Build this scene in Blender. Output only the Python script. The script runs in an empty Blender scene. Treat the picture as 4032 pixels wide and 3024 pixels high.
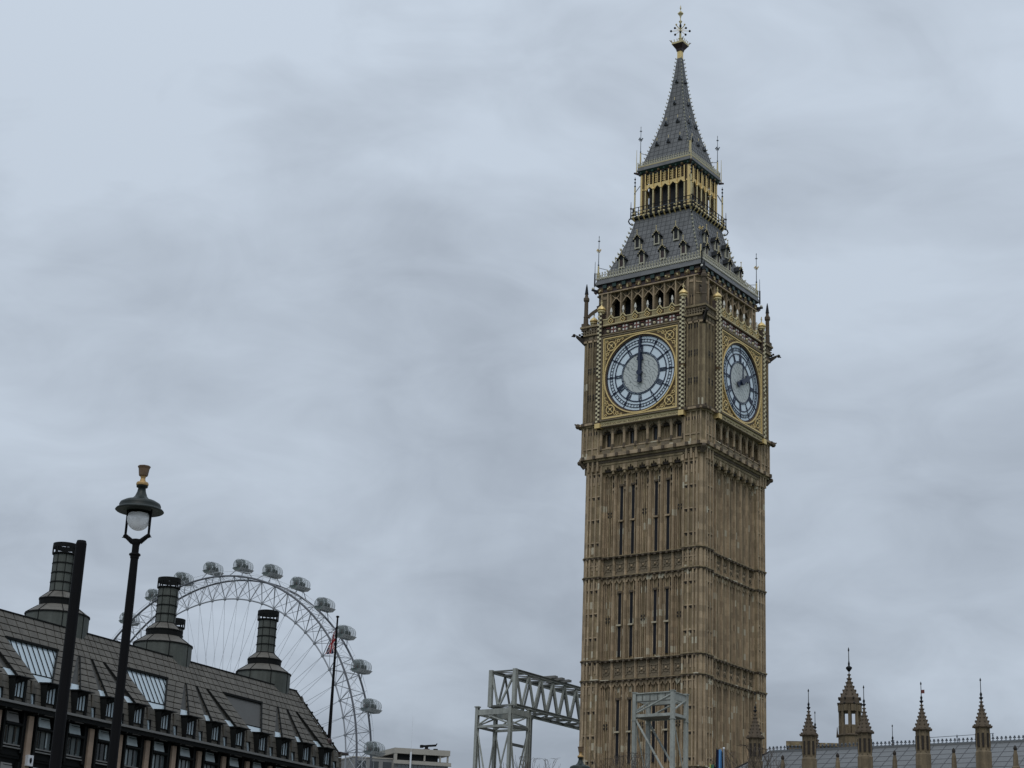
import bpy, math, random
from mathutils import Matrix, Vector
random.seed(7)
R = math.radians; PI = math.pi
sc = bpy.context.scene
COL = sc.collection

# ------------------------------------------------------------ camera
CP = Vector((79.25720605, -138.84110554, 1.7))
FW = Vector((-0.54719808, 0.77378917, 0.31909965))
RT = Vector((0.82328516, 0.56632038, 0.03850673))
UP = Vector((0.15091655, -0.28378081, 0.94693856))
FPX = 7061.4667
cd = bpy.data.cameras.new('camera'); cam = bpy.data.objects.new('camera', cd); COL.objects.link(cam)
cam.matrix_world = Matrix(((RT.x, UP.x, -FW.x, CP.x), (RT.y, UP.y, -FW.y, CP.y), (RT.z, UP.z, -FW.z, CP.z), (0, 0, 0, 1)))
cd.sensor_width = 36; cd.lens = FPX/4032*36; cd.clip_start = .5; cd.clip_end = 12000
sc.camera = cam
# ------------------------------------------------------------ world: overcast sky
SUN_EL, SUN_ROT = R(52), R(200)
SKY_ROT, SKY_SC, SKY_LOC = 0, (1, 1, 1), (7.3, 2.2, .9)
w = bpy.data.worlds.new('World'); sc.world = w; w.use_nodes = True
nt = w.node_tree; N = nt.nodes; LK = nt.links; N.clear()
def wn(t, **k):
    n = N.new(t)
    for a, b in k.items(): setattr(n, a, b)
    return n
out = wn('ShaderNodeOutputWorld'); mix = wn('ShaderNodeMixShader'); b1 = wn('ShaderNodeBackground'); b2 = wn('ShaderNodeBackground')
sky = wn('ShaderNodeTexSky', sky_type='NISHITA'); sky.sun_disc = False; sky.sun_elevation = SUN_EL; sky.sun_rotation = SUN_ROT
LK.new(sky.outputs[0], b1.inputs[0]); b1.inputs[1].default_value = .08
tc = wn('ShaderNodeTexCoord'); sep = wn('ShaderNodeSeparateXYZ'); LK.new(tc.outputs['Generated'], sep.inputs[0])
def wm(op, a, b=None, c=None):
    n = wn('ShaderNodeMath', operation=op)
    for i, v in enumerate((a, b, c)):
        if v is None: continue
        if isinstance(v, (int, float)): n.inputs[i].default_value = v
        else: LK.new(v, n.inputs[i])
    return n.outputs[0]
zc = wm('ADD', wm('MAXIMUM', sep.outputs[2], 0.0), .55)
px = wm('DIVIDE', sep.outputs[0], zc); py = wm('DIVIDE', sep.outputs[1], zc)
cmb = wn('ShaderNodeCombineXYZ'); LK.new(px, cmb.inputs[0]); LK.new(py, cmb.inputs[1]); LK.new(wm('MULTIPLY', sep.outputs[2], 1.6), cmb.inputs[2])
mp = wn('ShaderNodeMapping'); mp.inputs['Rotation'].default_value = (R(28), R(-18), R(SKY_ROT)); mp.inputs['Scale'].default_value = SKY_SC; mp.inputs['Location'].default_value = SKY_LOC
LK.new(cmb.outputs[0], mp.inputs[0])
n1 = wn('ShaderNodeTexNoise'); n1.inputs['Scale'].default_value = 2.7; n1.inputs['Detail'].default_value = 6; n1.inputs['Roughness'].default_value = .5; n1.inputs['Distortion'].default_value = .35
LK.new(mp.outputs[0], n1.inputs['Vector'])
n2 = wn('ShaderNodeTexNoise'); n2.inputs['Scale'].default_value = 11; n2.inputs['Detail'].default_value = 6; n2.inputs['Roughness'].default_value = .55; n2.inputs['Distortion'].default_value = .8
LK.new(mp.outputs[0], n2.inputs['Vector'])
cv = wm('ADD', wm('MULTIPLY', n1.outputs[0], .78), wm('MULTIPLY', n2.outputs[0], .22))
# a little lighter higher up, greyer towards the horizon
cv = wm('ADD', cv, wm('MULTIPLY', wm('SUBTRACT', sep.outputs[2], .29), .55))
ramp = wn('ShaderNodeValToRGB'); LK.new(cv, ramp.inputs[0])
e = ramp.color_ramp.elements; e[0].position = .36; e[0].color = (.322, .366, .43, 1); e[1].position = .64; e[1].color = (.54, .612, .704, 1)
LK.new(ramp.outputs[0], b2.inputs[0])
# CIE overcast: the sky overhead is brighter than the part near the horizon
bst = wm('ADD', 1.0, wm('MULTIPLY', wm('POWER', wm('MAXIMUM', sep.outputs[2], 0.0), 3.0), .9))
LK.new(bst, b2.inputs[1])
mix.inputs[0].default_value = .94
LK.new(b1.outputs[0], mix.inputs[1]); LK.new(b2.outputs[0], mix.inputs[2]); LK.new(mix.outputs[0], out.inputs[0])
# ------------------------------------------------------------ sun (overcast)
sl = bpy.data.lights.new('sun', 'SUN'); sl.energy = .8; sl.angle = R(25); sl.color = (1, .96, .9)
so = bpy.data.objects.new('sun', sl); COL.objects.link(so)
sd = Vector((.28, -.55, .78)).normalized()       # towards the sun
so.rotation_euler = sd.to_track_quat('Z', 'Y').to_euler(); so.location = (0, -60, 140)
sky.sun_rotation = math.atan2(sd.x, sd.y); sky.sun_elevation = math.asin(sd.z)
sc.view_settings.view_transform = 'Standard'; sc.view_settings.look = 'None'; sc.view_settings.exposure = 0; sc.view_settings.gamma = 1

# ------------------------------------------------------------ pixel helpers (measurements of the photo -> metres)
def at(x, y, dist):
    d = FW*FPX + RT*(x-2016) - UP*(y-1512)
    return CP + d*(dist/math.hypot(d.x, d.y))

# ------------------------------------------------------------ materials
MATS = {}
def mat(name, rgb, rough=.8, metal=0., spec=None, bump=0., noise=None, cell=None, streak=None, coat=0):
    """noise=(scale, amount); cell=(sx,sy,sz,amount,pale threshold); streak=amount"""
    m = bpy.data.materials.new(name); m.use_nodes = True; t = m.node_tree; n = t.nodes; l = t.links
    b = n['Principled BSDF']; b.inputs['Roughness'].default_value = rough; b.inputs['Metallic'].default_value = metal
    if spec is not None: b.inputs['Specular IOR Level'].default_value = spec
    def M(op, a, c=None, cl=False):
        k = n.new('ShaderNodeMath'); k.operation = op; k.use_clamp = cl
        for i, v in enumerate((a, c)):
            if v is None: continue
            if isinstance(v, (int, float)): k.inputs[i].default_value = v
            else: l.new(v, k.inputs[i])
        return k.outputs[0]
    g = n.new('ShaderNodeNewGeometry'); pos = g.outputs['Position']
    val = None
    def mul(v):
        nonlocal val
        val = v if val is None else M('MULTIPLY', val, v)
    fine = None
    for s, a in (noise or []):
        k = n.new('ShaderNodeTexNoise'); k.inputs['Scale'].default_value = s; k.inputs['Detail'].default_value = 4; k.inputs['Roughness'].default_value = .6
        l.new(pos, k.inputs['Vector']); mul(M('ADD', M('MULTIPLY', M('SUBTRACT', k.outputs[0], .5), a*2.6), 1.)); fine = k.outputs[0]
    if streak:
        mp_ = n.new('ShaderNodeMapping'); mp_.inputs['Scale'].default_value = (2.6, 2.6, .16); l.new(pos, mp_.inputs[0])
        k = n.new('ShaderNodeTexNoise'); k.inputs['Scale'].default_value = 1.; k.inputs['Detail'].default_value = 4; l.new(mp_.outputs[0], k.inputs['Vector'])
        mul(M('ADD', M('MULTIPLY', M('SUBTRACT', k.outputs[0], .5), streak*2.6), 1.))
    cream = None
    if cell:
        sx, sy, sz, am, th = cell
        mp_ = n.new('ShaderNodeMapping'); mp_.inputs['Scale'].default_value = (1/sx, 1/sy, 1/sz); mp_.inputs['Location'].default_value = (.37, .21, .43); l.new(pos, mp_.inputs[0])
        fl = n.new('ShaderNodeVectorMath'); fl.operation = 'FLOOR'; l.new(mp_.outputs[0], fl.inputs[0])
        wn_ = n.new('ShaderNodeTexWhiteNoise'); wn_.noise_dimensions = '3D'; l.new(fl.outputs[0], wn_.inputs['Vector'])
        mul(M('ADD', M('MULTIPLY', M('SUBTRACT', wn_.outputs['Value'], .5), am*2), 1.))
        if th:
            # new blocks let into the old stone: rarer higher up
            sp = n.new('ShaderNodeSeparateXYZ'); l.new(pos, sp.inputs[0])
            thr = M('ADD', th, M('MULTIPLY', M('MINIMUM', sp.outputs[2], 60.), (1-th)/62.))
            cream = M('GREATER_THAN', wn_.outputs['Value'], thr)
    cn = n.new('ShaderNodeRGB'); cn.outputs[0].default_value = (*rgb, 1)
    src = cn.outputs[0]
    if val is not None:
        vm = n.new('ShaderNodeVectorMath'); vm.operation = 'SCALE'; l.new(src, vm.inputs[0]); l.new(val, vm.inputs['Scale']); src = vm.outputs[0]
    if cream is not None:
        mx = n.new('ShaderNodeMix'); mx.data_type = 'RGBA'; l.new(cream, mx.inputs[0]); l.new(src, mx.inputs[6]); mx.inputs[7].default_value = (.5, .45, .34, 1); src = mx.outputs[2]
    l.new(src, b.inputs['Base Color'])
    if bump:
        bp = n.new('ShaderNodeBump'); bp.inputs['Strength'].default_value = bump; bp.inputs['Distance'].default_value = .05
        k = n.new('ShaderNodeTexNoise'); k.inputs['Scale'].default_value = 6; k.inputs['Detail'].default_value = 5; l.new(pos, k.inputs['Vector'])
        l.new(k.outputs[0], bp.inputs['Height']); l.new(bp.outputs[0], b.inputs['Normal'])
    MATS[name] = m; return m
NZ = [(.16, .2), (1.3, .24), (7., .2)]
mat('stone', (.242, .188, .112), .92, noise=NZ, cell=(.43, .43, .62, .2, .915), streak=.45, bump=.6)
mat('stone_weathered', (.155, .12, .076), .94, noise=NZ, cell=(.5, .5, .6, .14, 0), streak=.45, bump=.5)
mat('stone_rib', (.345, .262, .17), .92, noise=NZ, cell=(.6, .6, .55, .2, .935), streak=.42, bump=.4)  # ribs paler than the wall: light on raised stone put into the colour
mat('stone_band', (.185, .148, .1), .94, noise=NZ, streak=.12, bump=.5)
mat('stone_dark', (.1, .076, .053), .95, noise=NZ, streak=.2, bump=.4)
mat('stone_black_and_shade', (.03, .024, .02), .95, noise=[(2., .2)])  # near-black carved stone and piercings, also shade painted into arch and panel heads
mat('cream_stone', (.42, .37, .27), .9, noise=[(3., .12)])
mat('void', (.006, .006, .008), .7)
mat('slate', (.122, .123, .124), .6, noise=[(.6, .1), (5., .1)], cell=(.5, .5, .55, .14, 0), spec=.5)
mat('slate_seam', (.06, .062, .066), .6)
mat('iron_grey', (.10, .115, .135), .5, noise=[(3., .12)])
mat('iron_dark', (.015, .017, .02), .7, noise=[(4., .15)], spec=.2)
mat('gold', (.72, .54, .24), .5, metal=.45, noise=[(5., .12)])
mat('gold_pale', (.56, .47, .26), .6, metal=.15, noise=[(7., .16)])
mat('stud_cream', (.62, .55, .36), .6, noise=[(7., .14)])
mat('cresting_cream', (.42, .4, .31), .6, noise=[(7., .16)])
mat('gold_deep', (.12, .078, .035), .6, metal=.3, noise=[(7., .25)])
mat('green_paint', (.006, .03, .023), .5, noise=[(3., .15)])
mat('maroon', (.03, .012, .011), .5)
mat('red_paint', (.13, .03, .02), .5)
mat('white_paint', (.6, .58, .52), .5, noise=[(8., .06)])
mat('dial_glass', (.66, .76, .84), .35, noise=[(2., .05)])
mat('dial_blue', (.012, .022, .055), .45)
mat('dial_surround', (.06, .04, .03), .7)
mat('slit_glass', (.014, .015, .019), .6, noise=[(3., .25)], spec=.25)
mat('bronze', (.108, .1, .086), .65, noise=[(.5, .16), (4., .14)], cell=(.9, .9, .6, .15, 0), streak=.15, spec=.3)
mat('bronze_green', (.082, .09, .08), .6, noise=[(.9, .2), (5., .2)], streak=.35, spec=.3)
mat('bronze_seam', (.012, .011, .01), .7)
mat('roof_lead', (.075, .075, .072), .75, noise=[(1., .12), (6., .1)])
mat('roof_glass', (.42, .5, .55), .2, noise=[(.7, .04)], spec=.6)
mat('window_glass', (.1, .12, .125), .12, noise=[(.8, .35)], spec=.9)
mat('window_pale', (.3, .35, .36), .35, noise=[(1.2, .22)])
mat('window_dark', (.02, .024, .026), .15, noise=[(.8, .3)], spec=.8)
mat('frame_dark', (.007, .008, .008), .7, noise=[(2., .2)], spec=.15)
mat('sill_grey', (.16, .16, .155), .6, noise=[(2., .15)])
mat('sandstone', (.3, .222, .165), .9, noise=[(.8, .1), (5., .14)], cell=(2., 2., .62, .08, 0), bump=.3)
mat('galvanised', (.31, .325, .3), .7, noise=[(.8, .2), (4., .24)], streak=.35, spec=.25)
mat('galvanised_dull', (.13, .135, .125), .6, metal=.1, noise=[(1., .15)])
mat('post_black', (.004, .004, .005), .7, noise=[(5., .15)], spec=.12)
mat('lamp_green', (.01, .016, .014), .5, noise=[(9., .4)], spec=.35)
mat('lamp_gold', (.42, .27, .11), .5, metal=.4, noise=[(12., .25)])
mat('lamp_brown', (.12, .075, .04), .6, noise=[(12., .35)])
mat('wheel_white', (.62, .64, .67), .45, noise=[(.3, .05)])
mat('wheel_dark', (.1, .105, .12), .6)  # dark grey of the two outer rim chords
mat('cable', (.27, .285, .31), .5)
mat('capsule_frame', (.34, .36, .37), .35, metal=.4)
mat('capsule_dark', (.03, .032, .036), .25, noise=[(1.2, .7)], spec=.8)
mat('concrete', (.33, .31, .27), .9, noise=[(.1, .08), (1., .1)])
mat('concrete_grey', (.2, .2, .195), .9, noise=[(.1, .08), (1., .1)])
mat('palace_roof', (.135, .14, .143), .55, noise=[(.7, .08), (5., .08)], spec=.4)
mat('bark', (.07, .055, .045), .9, noise=[(3., .2)])
mat('flag_blue_dark', (.015, .02, .07), .8)
mat('flag_red', (.42, .02, .035), .8)
mat('flag_white', (.68, .66, .66), .8)
mat('flag_blue', (.09, .27, .55), .75, noise=[(1.5, .15)])
mat('flag_green', (.04, .15, .09), .8)
mat('flag_yellow', (.55, .6, .18), .8)
mat('flag_black', (.008, .01, .02), .85)
mat('asphalt', (.05, .05, .052), .9, noise=[(.3, .1), (8., .15)], bump=.2)
mat('paving', (.24, .225, .2), .9, noise=[(.3, .08), (6., .1)], cell=(.6, .9, 9., .08, 0))
mat('grass_ground', (.055, .085, .03), .95, noise=[(.2, .15), (4., .3)])
mat('kerb_stone', (.3, .29, .27), .9, noise=[(2., .1)])
# centre of the dial: opal glass in leaded panes
def dial_centre():
    m = bpy.data.materials.new('dial_centre'); m.use_nodes = True; n = m.node_tree.nodes; l = m.node_tree.links
    b = n['Principled BSDF']; b.inputs['Roughness'].default_value = .4
    g = n.new('ShaderNodeNewGeometry'); wv = n.new('ShaderNodeTexWave'); wv.inputs['Scale'].default_value = 1.05; wv.inputs['Distortion'].default_value = 9; wv.inputs['Detail'].default_value = 2; wv.inputs['Detail Scale'].default_value = 1.6
    mp_ = n.new('ShaderNodeMapping'); mp_.inputs['Rotation'].default_value = (R(35), R(50), 0); l.new(g.outputs['Position'], mp_.inputs[0]); l.new(mp_.outputs[0], wv.inputs['Vector'])
    rp = n.new('ShaderNodeValToRGB'); rp.color_ramp.elements[0].position = .0; rp.color_ramp.elements[0].color = (.22, .24, .24, 1); rp.color_ramp.elements[1].position = .22; rp.color_ramp.elements[1].color = (.5, .53, .52, 1)
    l.new(wv.outputs[0], rp.inputs[0]); l.new(rp.outputs[0], b.inputs['Base Color']); MATS['dial_centre'] = m
dial_centre()
# clear glass
def glass(name, col, alpha):
    m = bpy.data.materials.new(name); m.use_nodes = True; b = m.node_tree.nodes['Principled BSDF']
    b.inputs['Base Color'].default_value = (*col, 1); b.inputs['Roughness'].default_value = .08; b.inputs['Alpha'].default_value = alpha; MATS[name] = m
glass('capsule_glass', (.3, .35, .34), .28)
glass('lamp_glass', (.85, .87, .9), .75)

# ------------------------------------------------------------ mesh builder
class MB:
    def __init__(s, T=None): s.v = []; s.f = []; s.m = []; s.mats = []; s.T = T or Matrix()
    def mi(s, m):
        if m not in s.mats: s.mats.append(m)
        return s.mats.index(m)
    def add(s, vs, fs, m):
        b = len(s.v); T = s.T; s.v += [tuple(T @ Vector(p)) for p in vs]; i = s.mi(m)
        for f in fs: s.f.append(tuple(b+k for k in f)); s.m.append(i)
    def box(s, x0, x1, y0, y1, z0, z1, m):
        s.add([(x0,y0,z0),(x1,y0,z0),(x1,y1,z0),(x0,y1,z0),(x0,y0,z1),(x1,y0,z1),(x1,y1,z1),(x0,y1,z1)],
              [(0,3,2,1),(4,5,6,7),(0,1,5,4),(1,2,6,5),(2,3,7,6),(3,0,4,7)], m)
    def hexa(s, a, b, m):      # two quads (bottom, top) of 4 points
        s.add(list(a)+list(b), [(0,3,2,1),(4,5,6,7),(0,1,5,4),(1,2,6,5),(2,3,7,6),(3,0,4,7)], m)
    def prism(s, poly, z0, z1, m, poly2=None):     # plan polygon extruded in z
        n = len(poly); p2 = poly2 or poly
        s.add([(x,y,z0) for x,y in poly]+[(x,y,z1) for x,y in p2], [tuple(range(n-1,-1,-1)), tuple(range(n,2*n))]+[(i,(i+1)%n,n+(i+1)%n,n+i) for i in range(n)], m)
    def xz(s, poly, y0, y1, m):   # outline in the x-z plane extruded along y (y0 = outer, nearest -y)
        n = len(poly)
        s.add([(x,y0,z) for x,z in poly]+[(x,y1,z) for x,z in poly], [tuple(range(n)), tuple(range(2*n-1,n-1,-1))]+[((i+1)%n,i,n+i,n+(i+1)%n) for i in range(n)], m)
    def tube(s, p, q, r, m, n=6, r2=None, cap=True):
        p = Vector(p); q = Vector(q); d = (q-p)
        if d.length < 1e-6: return
        d.normalize(); a = d.orthogonal().normalized(); b = d.cross(a); r2 = r if r2 is None else r2
        vs = []
        for c, rr in ((p, r), (q, r2)):
            for i in range(n): t = 2*PI*(i+.5)/n; vs.append(tuple(c+(a*math.cos(t)+b*math.sin(t))*rr))
        fs = [(i,(i+1)%n,n+(i+1)%n,n+i) for i in range(n)]
        if cap: fs += [tuple(range(n-1,-1,-1)), tuple(range(n,2*n))]
        s.add(vs, fs, m)
    def beam(s, p, q, wd, ht, m):    # rectangular bar, ht roughly along z
        p = Vector(p); q = Vector(q); d = (q-p).normalized(); up = Vector((0,0,1))
        if abs(d.z) > .95: up = Vector((0,1,0))
        a = d.cross(up).normalized()*(wd/2); b = a.cross(d).normalized()*(ht/2)
        s.hexa([p-a-b, p+a-b, p+a+b, p-a+b], [q-a-b, q+a-b, q+a+b, q-a+b], m)
    def lathe(s, prof, c, m, n=16, cap=True):   # prof [(r,z)], c (x,y)
        vs = []; k = len(prof)
        for r_, z in prof:
            for i in range(n): t = 2*PI*i/n; vs.append((c[0]+r_*math.cos(t), c[1]+r_*math.sin(t), z))
        fs = [(j*n+i, j*n+(i+1)%n, (j+1)*n+(i+1)%n, (j+1)*n+i) for j in range(k-1) for i in range(n)]
        if cap: fs += [tuple(range(n-1,-1,-1)), tuple(range((k-1)*n, k*n))]
        s.add(vs, fs, m)
    def ball(s, c, r, m, n=8, k=5, sz=1.):
        s.lathe([(max(r*math.sin(PI*j/k), .001), c[2]-r*sz*math.cos(PI*j/k)) for j in range(k+1)], (c[0], c[1]), m, n, False)
    def ring(s, cx, cz, r0, r1, y0, y1, m, n=64, a0=0, a1=2*PI):   # flat ring in x-z plane
        full = abs(a1-a0) > 6.28; k = n if full else n+1; vs = []
        for y in (y0, y1):
            for rr in (r0, r1):
                for i in range(k): t = a0+(a1-a0)*i/n; vs.append((cx+rr*math.sin(t), y, cz+rr*math.cos(t)))
        fs = []
        for i in range(n):
            j = (i+1) % k
            A,B,Cc,D = i, j, k+i, k+j; E,F,G,H = 2*k+i, 2*k+j, 3*k+i, 3*k+j
            fs += [(A,B,D,Cc), (E,G,H,F), (A,E,F,B), (Cc,D,H,G)]
        s.add(vs, fs, m)
    def build(s, name, parent=None, loc=None, smooth=False):
        me = bpy.data.meshes.new(name)
        base = Vector(parent_world(parent)) if parent else (Vector(loc) if loc is not None else Vector((0,0,0)))
        me.from_pydata([tuple(Vector(p)-base) for p in s.v], [], s.f)
        for m in s.mats: me.materials.append(MATS[m])
        me.polygons.foreach_set('material_index', s.m)
        if smooth: me.polygons.foreach_set('use_smooth', [True]*len(me.polygons))
        me.update(); o = bpy.data.objects.new(name, me); COL.objects.link(o)
        if parent: o.parent = parent
        elif loc is not None: o.location = loc
        return o
def parent_world(p):
    v = Vector((0,0,0))
    while p is not None: v = v + Vector(p.location); p = p.parent
    return v
def thing(name, label, cat, loc, group=None):
    o = bpy.data.objects.new(name, None); COL.objects.link(o); o.location = loc; o.empty_display_size = .5
    o['label'] = label; o['category'] = cat
    if group: o['group'] = group
    return o
def struct(o): o['kind'] = 'structure'; return o
def tag(o, label, cat, group=None):
    o['label'] = label; o['category'] = cat
    if group: o['group'] = group
    return o
def rot(k): return Matrix.Rotation(k*PI/2, 4, 'Z')
FACES = (0, 1, 2, 3)
# plan square with chamfered corners
def sq(h, c=.3): return [(-h+c,-h),(h-c,-h),(h,-h+c),(h,h-c),(h-c,h),(-h+c,h),(-h,h-c),(-h,-h+c)]

def arch_plate(mb, cx, wd, zt, zs, y0, y1, m, rise=None, cusp=0., top=None, jamb=0., n=12, edge=None):
    """plate between a pointed arch (springing at zs, apex at zs+rise) and a flat top at zt; y0 outer, y1 inner"""
    hw = wd/2 - jamb; rise = rise or hw*1.25; pts = []
    for i in range(n+1):
        t = i/n; x = -hw + 2*hw*t; a = abs(x)/hw; z = zs + rise*(1-a**1.9)**.8 if a < 1 else zs
        z = zs + rise*math.sqrt(max(0, 1-a))*(.55+.45*(1-a))
        if cusp: z -= cusp*(1 if (i % 4 == 2) else 0)
        pts.append((cx+x, max(z, zs-.02)))
    vs = []
    for y in (y0, y1):
        vs += [(x, y, z) for x, z in pts]; vs += [(x, y, zt) for x, z in pts]
    k = n+1; fs = []
    for i in range(n):
        fs.append((i, i+1, k+i+1, k+i)); fs.append((2*k+i+1, 2*k+i, 3*k+i, 3*k+i+1)); fs.append((i+1, i, 2*k+i, 2*k+i+1)); fs.append((k+i, k+i+1, 3*k+i+1, 3*k+i))
    mb.add(vs, fs, m)
    if jamb > 0:
        mb.box(cx-wd/2, cx-hw, y0, y1, zs-.02, zt, m); mb.box(cx+hw, cx+wd/2, y0, y1, zs-.02, zt, m)
    if edge:
        for i in range(n): mb.beam((pts[i][0], y0-.02, pts[i][1]+.03), (pts[i+1][0], y0-.02, pts[i+1][1]+.03), .06, .06, edge)

exec_order = []

# ============================================================ THE CLOCK TOWER
tower = thing('clock_tower', 'tall brown Gothic clock tower with two round dials and a gilded slate spire', 'clock tower', (0, 0, 0))
BAY = 1.2
LV = [(17.8, 19.6), (27.3, 29.05), (36.5, 38.3)]      # string course pairs
def shaft():
    mb = MB(); mb.prism(sq(5.45, .1), 0, 47.2, 'stone')
    for k in FACES:
        mb.T = rot(k)
        secs = [(0, 17.8), (19.6, 27.3), (29.05, 36.5), (38.3, 46.4)]
        for i in range(8):      # main mullions between the seven bays
            x = (i-3.5)*BAY; mb.box(x-.1, x+.1, -5.74, -5.44, 0, 46.6, 'stone_rib'); mb.box(x-.04, x+.04, -5.84, -5.74, 0, 46.6, 'stone_rib')
        for b in range(7):
            cx = (b-3)*BAY; slit = k in (0, 2) and b in (1, 2, 4, 5)
            if slit:
                for s in (-1, 1): mb.box(cx+s*.2-.035, cx+s*.2+.035, -5.58, -5.44, 0, 46.4, 'stone_rib'); mb.box(cx+s*.38-.03, cx+s*.38+.03, -5.52, -5.44, 0, 46.4, 'stone_rib')
            else:
                for dx in (-.38, -.19, 0, .19, .38): mb.box(cx+dx-.035, cx+dx+.035, -5.65 if k in (1, 3) else -5.58, -5.44, 0, 46.4, 'stone_rib' if abs(dx) > .1 else 'stone')
            for (a, t) in secs:      # cusped heads at the top of each section
                for s in (-1, 1):
                    arch_plate(mb, cx+s*.27, .5, t-.02, t-.55, -5.72, -5.6, 'stone_rib', rise=.34, cusp=.07, n=8)
                    mb.box(cx+s*.27-.07, cx+s*.27+.07, -5.475, -5.44, t-1.1, t-.78, 'stone_black_and_shade')
                    mb.box(cx+s*.27-.06, cx+s*.27+.06, -5.475, -5.44, t-1.55, t-1.3, 'stone_black_and_shade')
                if not slit and k in (0, 2):
                    zq = (a+t)/2 if a else 13.5
                    for sx in (-.13, .13):
                        for sz in (-.15, .15): mb.box(cx+sx-.075, cx+sx+.075, -5.6, -5.44, zq+sz-.09, zq+sz+.09, 'stone_black_and_shade')
            for (a, c) in LV:        # carved band between the two string courses
                mb.box(cx-.46, cx+.46, -5.6, -5.44, a+.25, c-.05, 'stone_band')
                zc_ = (a+c)/2+.08
                mb.ring(cx, zc_, .26, .38, -5.65, -5.6, 'stone_band', n=12)
                for q in range(4): t_ = PI/4+q*PI/2; mb.beam((cx+.1*math.sin(t_), -5.6, zc_+.1*math.cos(t_)), (cx+.6*math.sin(t_), -5.6, zc_+.6*math.cos(t_)), .1, .08, 'stone_band')
                mb.ball((cx, -5.66, zc_), .12, 'stone_rib', 6, 4)
        # deep cusped arches under the corbel table
        for b in range(7):
            cx = (b-3)*BAY
            arch_plate(mb, cx, BAY, 47.2, 46.25, -6.14, -5.44, 'stone', rise=.5, cusp=.2, n=16, jamb=.12)
            mb.box(cx-.47, cx+.47, -6.02, -5.43, 46.28, 46.95, 'stone_black_and_shade')  # black block paints the shade in the arch mouth
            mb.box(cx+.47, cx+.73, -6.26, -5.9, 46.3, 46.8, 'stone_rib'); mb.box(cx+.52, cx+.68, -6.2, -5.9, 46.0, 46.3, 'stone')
            for j in range(4): mb.box(cx+.36-.1, cx+.36+.1, -5.62, -5.44, 45.75-j*.38, 45.95-j*.38, 'stone_black_and_shade' if j % 2 == 0 else 'stone_rib')
    return mb.build('shaft', tower)
shaft()

def piers():
    for k in FACES:         # one pier per corner: corner (+x,-y) of face k
        mb = MB(rot(k)); c = .45
        P = [(4.2,-6.05),(6.05-c,-6.05),(6.05,-6.05+c),(6.05,-4.2),(4.2,-4.2)]
        mb.prism(P, 0, 47.0, 'stone')
        for side in (0, 1):
            def bx(x0, x1, d0, d1, z0, z1, m):
                if side == 0: mb.box(x0, x1, -d1, -d0, z0, z1, m)
                else: mb.box(d0, d1, -x1, -x0, z0, z1, m)
            for x in (4.27, 4.78, 5.28, 5.6): bx(x-.07, x+.07, 6.04, 6.2, 0, 47, 'stone_rib')
            z = 1.2; lv = [q for ab in LV for q in ab]
            while z < 46.5:
                for x in (4.52, 5.03, 5.44):
                    wd = .2 if x < 5.3 else .11
                    bx(x-wd, x+wd, 6.05, 6.14, z+.02, z+.12, 'stone_rib'); bx(x-wd*.45, x+wd*.45, 6.05, 6.062, z-.22, z, 'stone_black_and_shade')  # dark marks below the hoods paint their shade along with stains
                    bx(x-wd*.95, x-wd*.6, 6.05, 6.063, z-.1, z, 'stone_black_and_shade')
                z += 2.14
            for a in [q for ab in LV for q in ab]+[46.2]:
                for x in (4.52, 5.03, 5.44):
                    wd = .17 if x < 5.3 else .1
                    bx(x-wd, x+wd, 6.05, 6.066, a-.75, a-.35, 'stone_black_and_shade'); bx(x-wd*.5, x+wd*.5, 6.06, 6.1, a-1.05, a-.3, 'stone_rib')
        mb.tube((5.83, -5.83, 0), (5.83, -5.83, 47), .2, 'stone_rib', 8)
        mb.build('corner_pier', tower)
piers()

def ring_course(mb, z0, z1, h, m, c=.3): mb.prism(sq(h, c), z0, z1, m)
def string_courses():
    for z in [q for ab in LV for q in ab]+[8.]:
        mb = MB()
        for k in FACES:
            mb.T = rot(k)
            mb.box(-4.2, 4.2, -5.9, -5.4, z+.02, z+.1, 'stone_dark'); mb.box(-4.2, 4.2, -5.95, -5.4, z+.1, z+.17, 'stone')  # dark lower course and bosses paint the shade under the lighter lip
            x = -4.1
            while x < 4.2: mb.box(x-.1, x+.1, -5.97, -5.8, z-.08, z+.08, 'stone_dark'); x += .6
            c = .5
            mb.prism([(4.13,-6.22),(6.22-c,-6.22),(6.22,-6.22+c),(6.22,-4.13),(5,-4.13),(4.13,-5)], z+.02, z+.13, 'stone_dark')
            mb.prism([(4.1,-6.28),(6.28-c,-6.28),(6.28,-6.28+c),(6.28,-4.1),(5,-4.1),(4.1,-5)], z+.13, z+.23, 'stone')
            for x in (4.3, 4.9, 5.5):
                mb.box(x-.1, x+.1, -6.27, -6.1, z-.08, z+.1, 'stone_dark'); mb.box(6.1, 6.27, -x-.1, -x+.1, z-.08, z+.1, 'stone_dark')
        mb.build('string_course', tower)
string_courses()

def slits():
    for k in (0, 2):
        for b in (1, 2, 4, 5):
            cx = (b-3)*BAY
            for (z0, z1) in ((20.3, 25.7), (29.5, 35.1), (38.6, 44.9), (9., 16.)):
                mb = MB(rot(k)); mb.box(cx-.15, cx+.15, -5.55, -5.43, z0, z1, 'slit_glass')
                zm = z0+(z1-z0)*.49; mb.box(cx-.24, cx+.24, -5.74, -5.5, zm-.07, zm+.07, 'cream_stone' if z0 < 36 else 'stone_rib')
                mb.box(cx-.015, cx+.015, -5.55, -5.52, z0, z1, 'iron_dark')
                mb.box(cx-.2, cx+.2, -5.7, -5.45, z1, z1+.18, 'stone_dark')
                mb.build('slit_window', tower)
slits()

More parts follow.
